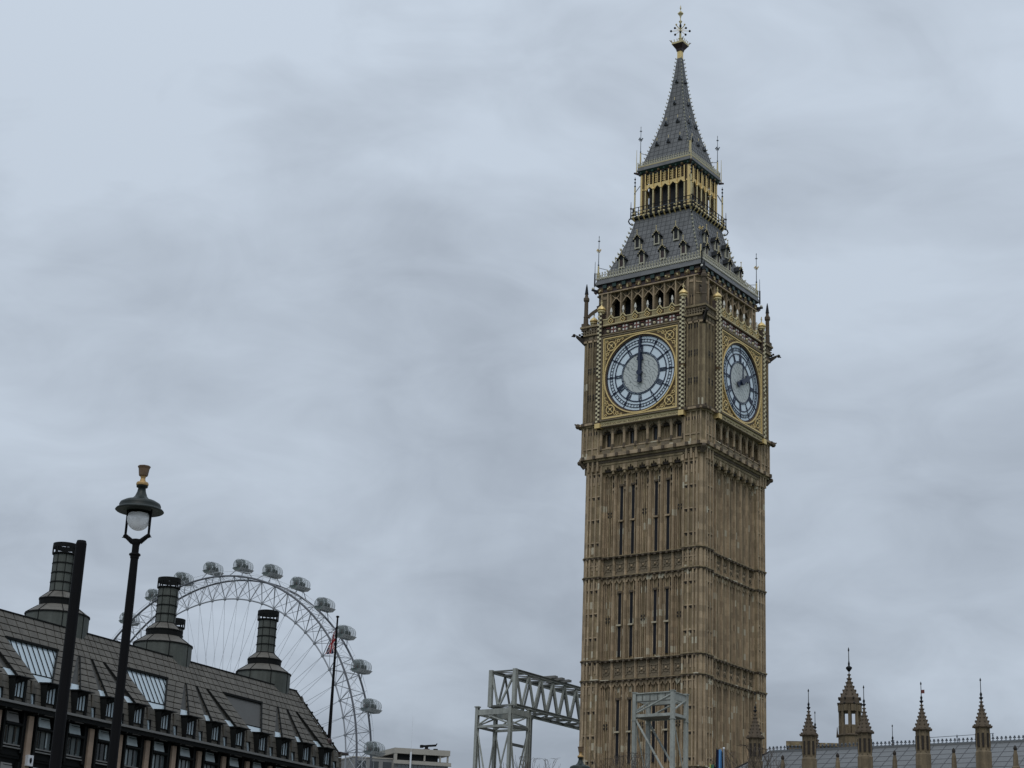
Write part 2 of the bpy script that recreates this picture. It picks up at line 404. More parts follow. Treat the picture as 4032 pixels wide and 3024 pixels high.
def corbel():
    mb = MB(); c = .35
    for z0, z1, h, m in ((46.9, 47.12, 6.2, 'stone'), (47.12, 47.35, 6.27, 'stone_dark'), (47.35, 47.55, 6.4, 'stone'), (47.55, 47.87, 6.58, 'stone_rib')):
        mb.prism(sq(h, c), z0, z1, m)
    for k in FACES:
        mb.T = rot(k); x = -6.
        while x < 6.2:
            mb.box(x-.13, x+.13, -6.72, -6.4, 47.5, 47.82, 'stone_dark'); x += 1.2
        for x in (-5.6, -5.1, -4.6, 4.6, 5.1, 5.6): mb.box(x-.08, x+.08, -6.35, -6., 46.4, 47.4, 'stone_rib')
        mb.tube((6.1, -6.1, 46.9), (6.35, -6.35, 47.3), .2, 'stone_dark', 6); mb.ball((6.45, -6.45, 47.35), .22, 'stone_dark')
    return mb.build('corbel_table', tower)
corbel()

def under_stage():
    mb = MB(); mb.prism(sq(5.75, .1), 47.87, 50.7, 'stone')
    for k in FACES:
        mb.T = rot(k)
        c = .35; mb.prism([(4.35,-6.4),(6.4-c,-6.4),(6.4,-6.4+c),(6.4,-4.35),(4.35,-4.35)], 47.87, 50.7, 'stone')
        mb.box(-4.35, 4.35, -6.3, -5.7, 47.87, 48.35, 'stone'); mb.box(-4.35, 4.35, -6.35, -5.7, 48.35, 48.45, 'stone_rib')
        for b in range(7):
            cx = (b-3)*BAY*1.02
            arch_plate(mb, cx, BAY*1.02, 50.6, 49.75, -6.3, -5.9, 'stone_band', rise=.55, cusp=.15, n=16, jamb=.08)
            mb.box(cx-.5, cx+.5, -6.05, -5.74, 49.85, 50.5, 'stone_black_and_shade')  # black block paints the shade behind the arcade heads
            if b % 2 == 0:
                mb.box(cx-.32, cx-.22, -5.95, -5.74, 48.45, 50.1, 'stone_rib'); mb.box(cx+.22, cx+.32, -5.95, -5.74, 48.45, 50.1, 'stone_rib')
            else:
                for dx in (-.3, 0, .3): mb.box(cx+dx-.03, cx+dx+.03, -5.85, -5.74, 48.45, 49.7, 'stone_rib')
                mb.box(cx-.4, cx+.4, -6.0, -5.74, 48.45, 48.7, 'stone_band')
            mb.box(cx-.4, cx+.4, -6.34, -6.3, 47.95, 48.28, 'stone_band')
        for i in range(8):
            x = (i-3.5)*BAY*1.02
            mb.tube((x, -6.28, 48.3), (x, -6.28, 48.75), .15, 'stone_dark', 8, .11); mb.tube((x, -6.28, 48.75), (x, -6.28, 50.05), .12, 'stone_rib', 8, .14)
            mb.ball((x, -6.32, 50.15), .17, 'stone_rib', 8, 4); mb.box(x-.06, x+.06, -6.4, -6.2, 50.2, 50.6, 'stone_rib')
        for s in (-1, 1):
            for x in (4.5, 5.1, 5.7, 6.1):
                mb.box(s*x-.06, s*x+.06, -6.5, -6.38, 47.87, 50.6, 'stone_rib')
            for x in (4.8, 5.4, 5.9):
                mb.box(s*x-.16, s*x+.16, -6.42, -6.39, 49.85, 50.15, 'stone_black_and_shade'); mb.box(s*x-.04, s*x+.04, -6.45, -6.39, 49.4, 50.3, 'stone_rib')
                mb.box(s*x-.24, s*x+.24, -6.47, -6.39, 48.5, 48.62, 'stone_rib')
    mb.build('dial_base_arcade', tower)
    for k in (0, 1, 2, 3):
        for b in (0, 2, 4, 6):
            cx = (b-3)*BAY*1.02; mb = MB(rot(k)); mb.box(cx-.22, cx+.22, -5.8, -5.74, 48.65, 50.0, 'void'); mb.box(cx-.02, cx+.02, -5.83, -5.79, 48.65, 50., 'iron_grey'); mb.box(cx-.3, cx+.3, -6., -5.74, 48.45, 48.65, 'stone_rib')
            mb.build('arcade_window', tower)
under_stage()

def clock_stage():
    mb = MB(); mb.prism(sq(6.15, .2), 50.7, 60.1, 'stone_dark')
    mb.prism(sq(6.55, .35), 50.6, 50.78, 'stone'); mb.prism(sq(6.72, .35), 50.78, 50.98, 'stone_rib'); mb.prism(sq(6.55, .35), 50.98, 51.12, 'stone_dark')
    for k in FACES:
        mb.T = rot(k); c = .32
        mb.prism([(4.55,-6.38),(6.38-c,-6.38),(6.38,-6.38+c),(6.38,-4.55),(4.55,-4.55)], 51.1, 59.2, 'stone_weathered')
        mb.tube((6.2, -6.2, 51.1), (6.2, -6.2, 59.3), .17, 'stone', 8)
        for side in (0, 1):
            def bx(x0, x1, d0, d1, z0, z1, m):
                if side == 0: mb.box(x0, x1, -d1, -d0, z0, z1, m)
                else: mb.box(d0, d1, -x1, -x0, z0, z1, m)
            for x in (4.72, 5.3, 5.88): bx(x-.06, x+.06, 6.37, 6.5, 51.1, 59.2, 'stone')
            for x in (5.01, 5.59): bx(x-.025, x+.025, 6.37, 6.44, 51.1, 59.2, 'stone')
            for zq in (53.55, 56.15):
                for x in (5.01, 5.59):
                    for sx in (-.11, .11):
                        for sz in (-.14, .14): bx(x+sx-.075, x+sx+.075, 6.37, 6.46, zq+sz-.11, zq+sz+.11, 'stone_black_and_shade')
                    bx(x-.24, x+.24, 6.37, 6.435, zq-.3, zq+.3, 'stone_band')
            for x in (5.01, 5.59):
                for sx in (-.12, .12): bx(x+sx-.08, x+sx+.08, 6.37, 6.42, 58.5, 58.85, 'stone_black_and_shade')
            # heavy corner cornice, panels and balustrade
            bx(4.5, 6.5, 6.3, 6.5, 58.95, 59.15, 'stone_rib'); bx(4.55, 6.4, 6.3, 6.45, 59.15, 59.6, 'stone_dark')
            for x in (4.85, 5.5): bx(x-.2, x+.25, 6.45, 6.5, 59.22, 59.52, 'stone_band')
            bx(4.5, 6.62, 6.3, 6.62, 59.6, 59.78, 'stone'); bx(4.5, 6.6, 6.35, 6.55, 59.95, 60.02, 'stone_band')
            x = 4.65
            while x < 6.5: bx(x-.05, x+.05, 6.42, 6.54, 59.78, 60.42, 'stone_band'); x += .27
            bx(4.5, 6.68, 6.36, 6.66, 60.42, 60.6, 'stone')
            x = -6
            xx = -6.2
        for i in range(11):
            x = -6+i*1.2
            if abs(x) > 4.5: mb.box(x-.13, x+.13, -6.86, -6.6, 50.72, 50.98, 'stone_dark')
        mb.ball((6.62, -6.62, 50.85), .26, 'stone_dark', 8, 5); mb.tube((6.5, -6.5, 50.8), (6.85, -6.85, 51.05), .13, 'stone_dark', 6, .06)
    mb.T = Matrix(); mb.prism(sq(6.4, .3), 59.1, 60.2, 'stone_dark')
    mb.build('clock_stage', tower)
    for k in FACES:       # gargoyle at each corner
        mb = MB(rot(k))
        mb.hexa([(6.2,-6.4,58.8),(6.4,-6.2,58.8),(6.3,-6.1,59.3),(6.1,-6.3,59.3)], [(6.85,-6.97,59.55),(6.97,-6.85,59.55),(6.97,-6.85,59.78),(6.85,-6.97,59.78)], 'stone_black_and_shade')
        mb.ball((7.05, -7.05, 59.72), .17, 'stone_black_and_shade', 8, 5); mb.tube((7.05,-7.05,59.7), (7.22,-7.22,59.6), .09, 'stone_black_and_shade', 6, .05); mb.box(6.6, 6.75, -6.75, -6.6, 59.75, 59.9, 'stone_black_and_shade')
        mb.build('gargoyle', tower)
    for k in FACES:       # crocketed corner pinnacle with a flying buttress to the belfry
        mb = MB(rot(k)); x, y = 6.28, -6.28
        mb.prism([(x-.3,y-.3),(x+.3,y-.3),(x+.3,y+.3),(x-.3,y+.3)], 60.2, 60.95, 'stone_dark')
        mb.lathe([(.24, 60.95), (.22, 61.6), (.26, 61.65), (.2, 61.75), (.19, 63.2), (.28, 63.3), (.28, 63.55), (.17, 63.7), (.13, 64.0)], (x, y), 'stone_dark', 8)
        mb.lathe([(.2, 64.0), (.17, 64.08), (.09, 64.7), (.03, 65.0)], (x, y), 'iron_dark', 8)
        for j in range(8):
            a0 = j/8; a1 = (j+1)/8
            f = lambda a: (x-.15-(x-.15-5.25)*a, 61.65+1.15*a**.75)
            p, q = f(a0), f(a1); mb.beam((p[0], -p[0], p[1]), (q[0], -q[0], q[1]), .18, .3, 'stone_dark')
        for a in (.7, .82, .95): mb.ball((x-.15-(x-.15-5.25)*a, -(x-.15-(x-.15-5.25)*a), 61.95+1.15*a**.75), .1, 'stone_black_and_shade', 6, 4)
        mb.build('corner_pinnacle', tower)
clock_stage()

def txt_mesh(s, size):
    cu = bpy.data.curves.new('t', 'FONT'); cu.body = s; cu.size = size; cu.extrude = .012; cu.align_x = 'CENTER'; cu.resolution_u = 2
    o = bpy.data.objects.new('t', cu); COL.objects.link(o); bpy.context.view_layer.update()
    me = bpy.data.meshes.new_from_object(o.evaluated_get(bpy.context.evaluated_depsgraph_get())); bpy.data.objects.remove(o)
    return me
ZC = 55.0
def clock_face(k, hour, minute):
    T = rot(k); mb = MB(T)
    # dial: opal glass, outer ring and leaded centre
    n = 72
    for r0, r1, m, y in ((1.88, 3.56, 'dial_glass', -6.54),):
        mb.ring(0, ZC, r0, r1, y-.08, y+.06, m, n)
    mb.add([(0, -6.63, ZC)]+[(1.9*math.sin(2*PI*i/n), -6.63, ZC+1.9*math.cos(2*PI*i/n)) for i in range(n)], [(0, 1+i, 1+(i+1) % n) for i in range(n)], 'dial_centre')
    face = mb.build('clock_dial', tower)
    mb = MB(T)      # surround: dark reveal, gilt ring, spandrels, square gilt frame
    mb.ring(0, ZC, 3.54, 3.70, -6.76, -6.38, 'dial_surround', n)
    mb.ring(0, ZC, 3.69, 3.80, -6.86, -6.6, 'gold', n)
    H = 3.84
    pts = []          # spandrel plate with round hole
    for i in range(n+1):
        t = 2*PI*i/n; s_, c_ = math.sin(t), math.cos(t); f = H/max(abs(s_), abs(c_)); pts.append(((3.7*s_, 3.7*c_), (f*s_, f*c_)))
    for i in range(n):
        (a, b), (a2, b2) = pts[i], pts[i+1]
        mb.add([(a[0], -6.74, ZC+a[1]), (b[0], -6.74, ZC+b[1]), (b2[0], -6.74, ZC+b2[1]), (a2[0], -6.74, ZC+a2[1])], [(0,1,2,3)], 'gold_deep')
    def frame(h0, h1, y0, y1, m, zt=0):
        mb.box(-h1, h1, y0, y1, ZC+h0, ZC+h1, m); mb.box(-h1, h1, y0, y1, ZC-h1, ZC-h0, m); mb.box(-h1, -h0, y0, y1, ZC-h0, ZC+h0, m); mb.box(h0, h1, y0, y1, ZC-h0, ZC+h0, m)
    frame(3.72, 3.78, -6.8, -6.7, 'gold_pale'); frame(3.82, 3.92, -6.88, -6.6, 'gold'); frame(3.92, 4.0, -6.8, -6.3, 'dial_surround'); frame(4.0, 4.1, -6.92, -6.3, 'stone_band')
    for sx in (-1, 1):
        for sz in (-1, 1):
            cx, cz = sx*3.08, ZC+sz*3.08
            mb.ring(cx, cz, .38, .46, -6.82, -6.73, 'gold', 20); mb.ball((cx, -6.76, cz), .14, 'gold', 8, 5)
            for q in range(8): t = q*PI/4; mb.beam((cx+.12*math.sin(t), -6.78, cz+.12*math.cos(t)), (cx+.33*math.sin(t), -6.78, cz+.33*math.cos(t)), .1, .07, 'gold_pale' if q % 2 else 'gold_deep')
            for (ax, az, r_) in ((2.35, 3.5, .17), (3.5, 2.35, .17), (3.55, 3.55, .12), (1.9, 3.62, .1), (3.62, 1.9, .1), (2.72, 2.72, .13)):
                mb.ring(sx*ax, ZC+sz*az, r_*.55, r_, -6.8, -6.73, 'gold', 10)
            for (p, q) in (((2.05,3.66),(2.6,3.2)), ((3.66,2.05),(3.2,2.6)), ((2.6,3.2),(2.62,2.9)), ((3.2,2.6),(2.9,2.62)), ((2.6,3.66),(2.75,3.35)), ((3.66,2.6),(3.35,2.75))):
                mb.beam((sx*p[0], -6.77, ZC+sz*p[1]), (sx*q[0], -6.77, ZC+sz*q[1]), .06, .05, 'gold')
    mb.build('dial_surround', face)
    mb = MB(T)      # blue iron numerals and minute ring
    B = 'dial_blue'; y0, y1 = -6.67, -6.61
    for r0, r1 in ((3.5, 3.58), (3.22, 3.27), (2.95, 3.0), (2.63, 2.73), (1.97, 2.02), (1.85, 1.91)): mb.ring(0, ZC, r0, r1, y0, y1, B, n)
    def bar(t, r0, r1, wd, off=0., off2=None, yy=0.):
        s_, c_ = math.sin(t), math.cos(t); o2 = off if off2 is None else off2
        p = lambda r_, o_: Vector((r_*s_+o_*c_, -6.635+yy, ZC+r_*c_-o_*s_))
        mb.beam(p(r0, off), p(r1, o2), .05, wd, B) if False else quadbar(p(r0, off), p(r1, o2), wd)
    def quadbar(p, q, wd):
        d = (q-p).normalized(); a = Vector((d.z, 0, -d.x))*(wd/2); yv = Vector((0, .035, 0))
        mb.hexa([p-a-yv, p+a-yv, q+a-yv, q-a-yv], [p-a+yv, p+a+yv, q+a+yv, q-a+yv], B)
    for i in range(60): bar(2*PI*i/60, 3.0, 3.28, .042)
    for i in range(60):
        t = 2*PI*(i+.5)/60
    NUM = ['XII','I','II','III','IIII','V','VI','VII','VIII','IX','X','XI']
    for h in range(12):
        t = 2*PI*h/12; bar(t, 2.66, 3.52, .09)
        for s in (-1, 1): bar(t, 3.02, 3.25, .04, s*.1)
        g = NUM[h]; wid = {'I': .13, 'V': .24, 'X': .24}; tot = sum(wid[c] for c in g); o = -tot/2
        for c in g:
            wd = wid[c]; mid = o+wd/2
            if c == 'I': bar(t, 2.02, 2.66, .085, mid)
            elif c == 'V': bar(t, 2.02, 2.66, .07, mid, mid-.09); bar(t, 2.02, 2.66, .05, mid, mid+.09)
            else: bar(t, 2.02, 2.66, .07, mid-.08, mid+.08); bar(t, 2.02, 2.66, .05, mid+.08, mid-.08, -.002)
            o += wd
        bar(t+PI/12, 1.9, 2.0, .05)
    mb.build('numeral_ring', face)
    # hands
    def hand(t, y, shape, m, name):
        mb = MB(T); s_, c_ = math.sin(t), math.cos(t)
        P = [(o*c_+r_*s_, ZC+r_*c_-o*s_) for r_, o in shape]; mb.xz(P[::-1], y-.05, y+.05, m)
        if name == 'hour_hand': mb.T = T @ Matrix.Translation((0, 0, 0)); mb.xz([(.27*math.sin(2*PI*i/16), ZC+.27*math.cos(2*PI*i/16)) for i in range(16)][::-1], y-.2, y+.06, m)
        mb.build(name, face)
    mh = [(-.9, .2), (-.95, 0), (-.9, -.2), (-.35, -.09), (0, -.12), (1.5, -.12), (3.45, -.06), (3.5, 0), (3.45, .06), (1.5, .12), (0, .12), (-.35, .09)]
    hh = [(-.85, .26), (-.98, 0), (-.85, -.26), (-.3, -.13), (.3, -.17), (1.15, -.16), (1.25, -.34), (1.48, -.3), (2.1, 0), (1.48, .3), (1.25, .34), (1.15, .16), (.3, .17), (-.3, .13)]
    if k == 1: mh = [(-.2, .05), (-.2, -.05), (2.0, -.03), (2.0, .03)]; hh = [(a_*.92, b_*1.1) for a_, b_ in hh]
    hand(2*PI*minute/60, -6.92, mh, 'dial_blue', 'minute_hand'); hand(2*PI*hour/12, -6.8, hh, 'dial_blue', 'hour_hand')
    # inscription band below the dial
    mb = MB(T); mb.box(-4.1, 4.1, -6.76, -6.3, 50.45, 50.86, 'gold_pale'); mb.box(-4.1, 4.1, -6.8, -6.3, 50.38, 50.45, 'stone_band'); mb.box(-4.1, 4.1, -6.84, -6.3, 50.86, 50.95, 'stone')
    band = mb.build('inscription_band', tower)
    me = TXT; o = bpy.data.objects.new('inscription', me); COL.objects.link(o); o.parent = band
    o.matrix_local = T @ Matrix.Translation((0, -6.764, 50.52)) @ Matrix.Rotation(PI/2, 4, 'X')
TXT = txt_mesh('DOMINE SALVAM FAC REGINAM NOSTRAM VICTORIAM PRIMAM', .27)
_x = max(abs(v.co.x) for v in TXT.vertices); 
for v in TXT.vertices: v.co.x *= 3.95/_x
TXT.materials.clear(); TXT.materials.append(MATS['gold_deep'])
clock_face(0, 12, 0); clock_face(1, 2, 0.3); clock_face(2, 12, 0); clock_face(3, 12, 0)

def clock_trim():
    for k in FACES:
        for s in (-1, 1):      # chequered gilt columns
            mb = MB(rot(k)); x = s*4.36
            mb.box(x-.2, x+.2, -6.86, -6.2, 50.3, 61.6, 'dial_surround')
            mb.box(x-.27, x+.27, -6.95, -6.3, 50.3, 50.75, 'gold'); mb.box(x-.24, x+.24, -6.9, -6.3, 59.5, 59.62, 'stone_black_and_shade')
            z = 50.85; j = 0
            while z < 61.4:
                if abs(z-54.9) < .14: mb.box(x-.25, x+.25, -6.92, -6.6, z-.08, z+.14, 'gold_deep')
                else:
                    sg = 1 if j % 2 else -1
                    mb.box(x+sg*.1-.1, x+sg*.1+.1, -6.95, -6.85, z, z+.18, 'stud_cream')
                    mb.box(x+s*.2-.02, x+s*.2+.02, -6.78-.05*sg, -6.62-.05*sg, z, z+.17, 'stud_cream')
                z += .205; j += 1
            cy = -6.62
            mb.lathe([(.26, 61.5), (.26, 61.62), (.36, 61.68), (.36, 61.8), (.28, 61.84)], (x, cy), 'gold_pale', 10)
            mb.lathe([(.3, 61.84), (.42, 61.92), (.38, 62.05), (.24, 62.22), (.1, 62.32), (.06, 62.4)], (x, cy), 'gold', 10)
            mb.tube((x, cy, 62.35), (x, cy, 62.9), .045, 'gold_pale', 6); mb.box(x-.12, x+.12, cy-.03, cy+.03, 62.6, 62.7, 'gold_pale')
            mb.build('gilded_column', tower)
        mb = MB(rot(k))       # shields above the dial
        mb.box(-4.15, 4.15, -6.6, -6.2, 59.1, 59.3, 'stone_band'); mb.box(-4.15, 4.15, -6.7, -6.2, 59.3, 59.4, 'stone'); mb.box(-4.15, 4.15, -6.55, -6.2, 59.4, 60.15, 'dial_surround')
        mb.box(-4.15, 4.15, -6.75, -6.2, 60.15, 60.24, 'gold_deep')
        for i in range(6):
            cx = (i-2.5)*1.24+.1
            [mb.box(cx+a*.15-.1, cx+a*.15+.1, -6.64, -6.55, 59.76+b*.15-.11, 59.76+b*.15+.11, 'white_paint') for a in (-1, 1) for b in (-1, 1)]; mb.box(cx-.07, cx+.07, -6.65, -6.62, 59.45, 60.07, 'red_paint'); mb.box(cx-.27, cx-.07, -6.65, -6.62, 59.7, 59.84, 'red_paint'); mb.box(cx+.07, cx+.27, -6.65, -6.62, 59.7, 59.84, 'red_paint')
        for i in range(7):
            cx = (i-3)*1.24+.1-.0
            if abs(cx) < 4: mb.ball((cx, -6.6, 59.66), .14, 'stud_cream', 6, 4); mb.box(cx-.2, cx+.2, -6.62, -6.55, 59.95, 60.05, 'red_paint')
        mb.build('shield_frieze', tower)
        mb = MB(rot(k))       # gilt zigzag parapet
        P = 1.3; y0 = -6.72
        mb.box(-4.1, 4.1, y0+.03, y0+.1, 60.24, 60.78, 'gold_deep')
        mb.box(-4.1, 4.1, y0-.04, y0+.1, 60.24, 60.34, 'gold_pale')
        prev = None; zig = []
        for i in range(6):
            cx = (i-2.5)*P
            zig += [(cx-.5*P, 60.84), (cx-.3, 60.84), (cx, 61.2), (cx+.3, 60.84)]
        zig.append((2.5*P+.5*P, 60.84)); zig = [(-4.12, 60.84)]+zig+[(4.12, 60.84)]
        for a, b in zip(zig, zig[1:]):
            mb.beam((a[0], y0+.03, a[1]), (b[0], y0+.03, b[1]), .18, .09, 'gold_pale')
        for i in range(6):
            cx = (i-2.5)*P
            mb.lathe([(.05, 61.2), (.06, 61.4), (.13, 61.5), (.09, 61.75), (.03, 61.95)], (cx, y0+.03), 'white_paint', 6)
            q = [(cx, 60.3), (cx+.27, 60.58), (cx, 60.88), (cx-.27, 60.58)]
            for a, b in zip(q, q[1:]+q[:1]): mb.beam((a[0], y0-.02, a[1]), (b[0], y0-.02, b[1]), .08, .06, 'gold')
            mb.ball((cx, y0, 60.58), .09, 'gold_pale', 6, 4)
            for dx in (.42, .55, .68, .81, .93): mb.box(cx-P/2+dx-.55+.0, cx-P/2+dx-.55+.05, y0-.02, y0+.05, 60.34, 60.82, 'gold_pale') if abs(dx-.68) > .3 or True else None
        mb.build('zigzag_parapet', tower)
clock_trim()

def belfry():
    mb = MB()
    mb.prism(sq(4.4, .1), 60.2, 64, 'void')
    P = 1.17
    for k in FACES:
        mb.T = rot(k); c = .55
        mb.prism([(4.1,-5.6),(5.6-c,-5.6),(5.6,-5.6+c),(5.6,-4.1),(4.6,-4.1),(4.1,-4.6)], 60.2, 64.0, 'stone_weathered')
        for i in range(8):
            x = (i-3.5)*P; mb.box(x-.11, x+.11, -5.5, -4.9, 60.2, 63.9, 'stone'); mb.box(x-.05, x+.05, -5.6, -5.5, 60.2, 63.9, 'stone_rib')
        for b in range(7):
            cx = (b-3)*P
            arch_plate(mb, cx, P, 63.95, 62.9, -5.35, -5.0, 'stone_weathered', rise=.72, cusp=.12, n=16, jamb=.16)
            for s in (-1, 1): mb.beam((cx+s*.02, -5.42, 63.45), (cx+s*.5, -5.42, 62.85), .1, .07, 'stone_rib'); mb.beam((cx+s*.02, -5.44, 63.3), (cx+s*.52, -5.44, 63.8), .08, .06, 'stone_rib')
            mb.box(cx-.07, cx+.07, -5.38, -5.33, 63.55, 63.9, 'stone_black_and_shade')
        for s in (-1, 1):
            for x in (4.3, 4.95): mb.box(s*x-.06, s*x+.06, -5.7, -5.58, 60.2, 63.9, 'stone_rib')
            x = s*4.63
            mb.box(x-.16, x-.04, -5.62, -5.59, 61.9, 62.1, 'stone_black_and_shade'); mb.box(x+.04, x+.16, -5.62, -5.59, 61.9, 62.1, 'stone_black_and_shade'); mb.box(x-.03, x+.03, -5.66, -5.59, 61.2, 62.1, 'stone_rib'); mb.box(x-.2, x+.2, -5.65, -5.59, 63.35, 63.6, 'stone_rib')
        for a, z in ((62.2, .1), (63.3, .1)): mb.hexa([(5.1,-5.62,a),(5.62,-5.1,a),(5.5,-5.0,a),(5.0,-5.5,a)], [(5.1,-5.62,a+.1),(5.62,-5.1,a+.1),(5.5,-5.0,a+.1),(5.0,-5.5,a+.1)], 'stone_rib')
        mb.box(-5.3, 5.3, -5.72, -5.4, 63.9, 64.02, 'stone_rib')
    mb.T = Matrix(); mb.prism(sq(5.62, .5), 63.88, 64.0, 'stone')
    mb.build('belfry', tower)
    mb = MB(); mb.prism(sq(5.55, .2), 64.0, 64.85, 'maroon')
    for k in FACES:      # painted cornice with gilt leaves
        mb.T = rot(k); x = -5.2; j = 0
        while x < 5.4:
            if j % 2 == 0:
                for q in range(4): mb.ball((x+random.uniform(-.2, .2), -5.6, 64.4+random.uniform(-.18, .18)), .1, 'gold_deep' if q % 2 else 'gold_pale', 6, 4)
                mb.box(x-.3, x+.3, -5.6, -5.5, 64.2, 64.62, 'gold_deep')
            else: mb.box(x-.2, x+.2, -5.7, -5.5, 64.5, 64.85, 'green_paint')
            x += .52; j += 1
        mb.tube((5.5, -5.5, 64.35), (5.95, -5.95, 64.5), .16, 'iron_dark', 8, .1); mb.ball((5.85, -5.85, 64.62), .15, 'white_paint', 8, 5)
        mb.tube((5.6, -5.6, 64.1), (5.75, -5.75, 64.3), .12, 'maroon', 6)
    mb.build('painted_cornice', tower)
belfry()

def roof_profile(prof, m, name, seams=0, crk=None):
    mb = MB()
    if crk: crocketed(mb, prof, *crk)
    for (h0, z0), (h1, z1) in zip(prof, prof[1:]): mb.prism(sq(h0, .02), z0, z1, m, sq(h1, .02))
    if seams:
        for k in FACES:
            mb.T = rot(k)
            for i in range(-seams, seams+1):
                x = i*.5
                for (h0, z0), (h1, z1) in zip(prof, prof[1:]):
                    if abs(x) < h1: mb.beam((x, -h0, z0), (x, -h1, z1), .05, .04, 'slate_seam')
                    elif abs(x) < h0:
                        f = (h0-abs(x))/(h0-h1); mb.beam((x, -h0, z0), (x, -h0+(h0-h1)*f, z0+(z1-z0)*f), .05, .04, 'slate_seam')
            # courses
            for (h0, z0), (h1, z1) in zip(prof, prof[1:]):
                n = max(1, int((z1-z0)/.45))
                for j in range(n):
                    f = j/n; h = h0+(h1-h0)*f; z = z0+(z1-z0)*f
                    mb.box(-h, h, -h-.012, -h+.03, z, z+.025, 'slate_seam')
    return mb.build(name, tower)
LRP = [(5.0, 65.6), (4.93, 66.3), (4.24, 67.97), (3.65, 69.68), (3.26, 71.17), (3.03, 72.2)]
def lprof(P, z):
    for (h0, z0), (h1, z1) in zip(P, P[1:]):
        if z0 <= z <= z1: return h0+(h1-h0)*(z-z0)/(z1-z0)
    return P[-1][0]
def crocketed(mb, P, z0, z1, step, m, r):
    z = z0
    while z < z1:
        h = lprof(P, z)
        for sx in (-1, 1):
            for sy in (-1, 1):
                mb.ball((sx*(h+r*.8), sy*(h+r*.8), z), r, m, 6, 4); mb.tube((sx*h, sy*h, z-.05), (sx*(h+r*1.5), sy*(h+r*1.5), z+r*1.2), r*.35, m, 5)
        z += step
def cresting(mb, h, z, pitch, ht, m, ball=.07, rail=True):
    for k in FACES:
        mb.T = rot(k); n = int(2*h/pitch)
        for i in range(n+1):
            x = -h+2*h*i/n
            mb.box(x-.03, x+.03, -h-.03, -h+.03, z, z+ht*.75, m); mb.ball((x, -h, z+ht*.8), ball, m, 6, 4)
            if i < n:
                xm = x+h/n; mb.tube((x, -h, z+ht*.15), (xm, -h, z+ht*.55), .03, m, 4); mb.tube((xm, -h, z+ht*.55), (x+2*h/n, -h, z+ht*.15), .03, m, 4)
        if rail: mb.box(-h, h, -h-.05, -h+.05, z-.04, z+.04, m)
    mb.T = Matrix()
def finial_rod(mb, x, y, z0, z1, gold, r=.035, cross=True):
    mb.tube((x, y, z0), (x, y, z1), r, 'iron_grey', 6, r*.5)
    mb.tube((x, y, z0), (x, y, z0+(z1-z0)*.3), r*2, 'gold_pale', 6, r*1.6)
    L = z1-z0
    for f, q in ((.33, 1.9), (.88, 1.6), (.97, 1.)): mb.ball((x, y, z0+L*f), r*q, 'iron_grey', 6, 4)
    if cross:
        zc_ = z0+L*.66; a = .2
        for dx, dy in ((1, 0), (-1, 0), (0, 1), (0, -1)):
            mb.tube((x, y, zc_), (x+dx*a*.9, y+dy*a*.9, zc_+.02), .03, gold, 5); 
            mb.ball((x+dx*a, y+dy*a, zc_+.05), .075, gold, 6, 4); mb.ball((x+dx*a*.6, y+dy*a*.6, zc_-.12), .05, gold, 6, 4)
        mb.box(x-.13, x+.13, y-.02, y+.02, z0+L*.87, z0+L*.87+.05, 'iron_grey'); mb.box(x-.02, x+.02, y-.13, y+.13, z0+L*.87, z0+L*.87+.05, 'iron_grey')

def lower_roof():
    mb = MB(); mb.prism(sq(5.62, .05), 64.85, 64.95, 'iron_dark'); mb.prism(sq(5.78, .05), 64.95, 65.5, 'slate', sq(5.62, .05)); mb.prism(sq(5.66, .05), 65.5, 65.6, 'cresting_cream')
    x0 = 5.68
    for k in FACES:
        mb.T = rot(k); n = 44
        for i in range(n+1): mb.ball((-x0+2*x0*i/n, -x0, 65.58), .07, 'white_paint', 6, 4)
    mb.T = Matrix(); cresting(mb, 5.62, 65.68, .3, .62, 'cresting_cream', .08)
    mb.build('eaves_cresting', tower)
    rf = roof_profile(LRP, 'slate', 'lower_roof', 9, (66.6, 72, .46, 'cresting_cream', .11))
    for k in FACES:
        for z, xs in ((66.75, (-3.35, -1.12, 1.12, 3.35)), (68.75, (-2.1, 0, 2.1))):
            for x in xs:
                mb = MB(rot(k)); h = lprof(LRP, z)+.16; hb = lprof(LRP, min(z+1.3, 72))
                mb.box(x-.33, x+.33, -h+.1, -hb+.2, z-.1, z+.85, 'slate'); mb.box(x-.19, x+.19, -h-.0, -h+.12, z, z+.72, 'maroon' if z < 68 else 'void')
                for s in (-1, 1): mb.box(x+s*.24-.045, x+s*.24+.045, -h-.05, -h+.15, z-.2, z+.76, 'cresting_cream')
                mb.box(x-.3, x+.3, -h-.04, -h+.1, z-.16, z-.04, 'cresting_cream')
                for s in (-1, 1):
                    mb.hexa([(x+s*.5, -h-.14, z+.66), (x+s*.42, -h-.14, z+.64), (x+s*.42, -hb+.3, z+.64), (x+s*.5, -hb+.3, z+.66)],
                            [(x, -h-.14, z+1.3), (x, -h-.14, z+1.2), (x, -hb+.3, z+1.2), (x, -hb+.3, z+1.3)], 'iron_dark')
                mb.xz([(x-.4, z+.68), (x+.4, z+.68), (x, z+1.2)], -h-.02, -h+.1, 'iron_dark')
                mb.tube((x, -h-.1, z+1.25), (x, -h-.1, z+1.65), .035, 'gold_pale', 5); mb.ball((x, -h-.1, z+1.7), .075, 'gold_pale', 6, 4)
                for s in (-1, 1):
                    for q in (.25, .55, .8): mb.ball((x+s*.45*(1-q), -h-.14, z+.72+.58*q), .06, 'gold_pale', 5, 4)
                mb.build('roof_dormer', rf)
lower_roof()
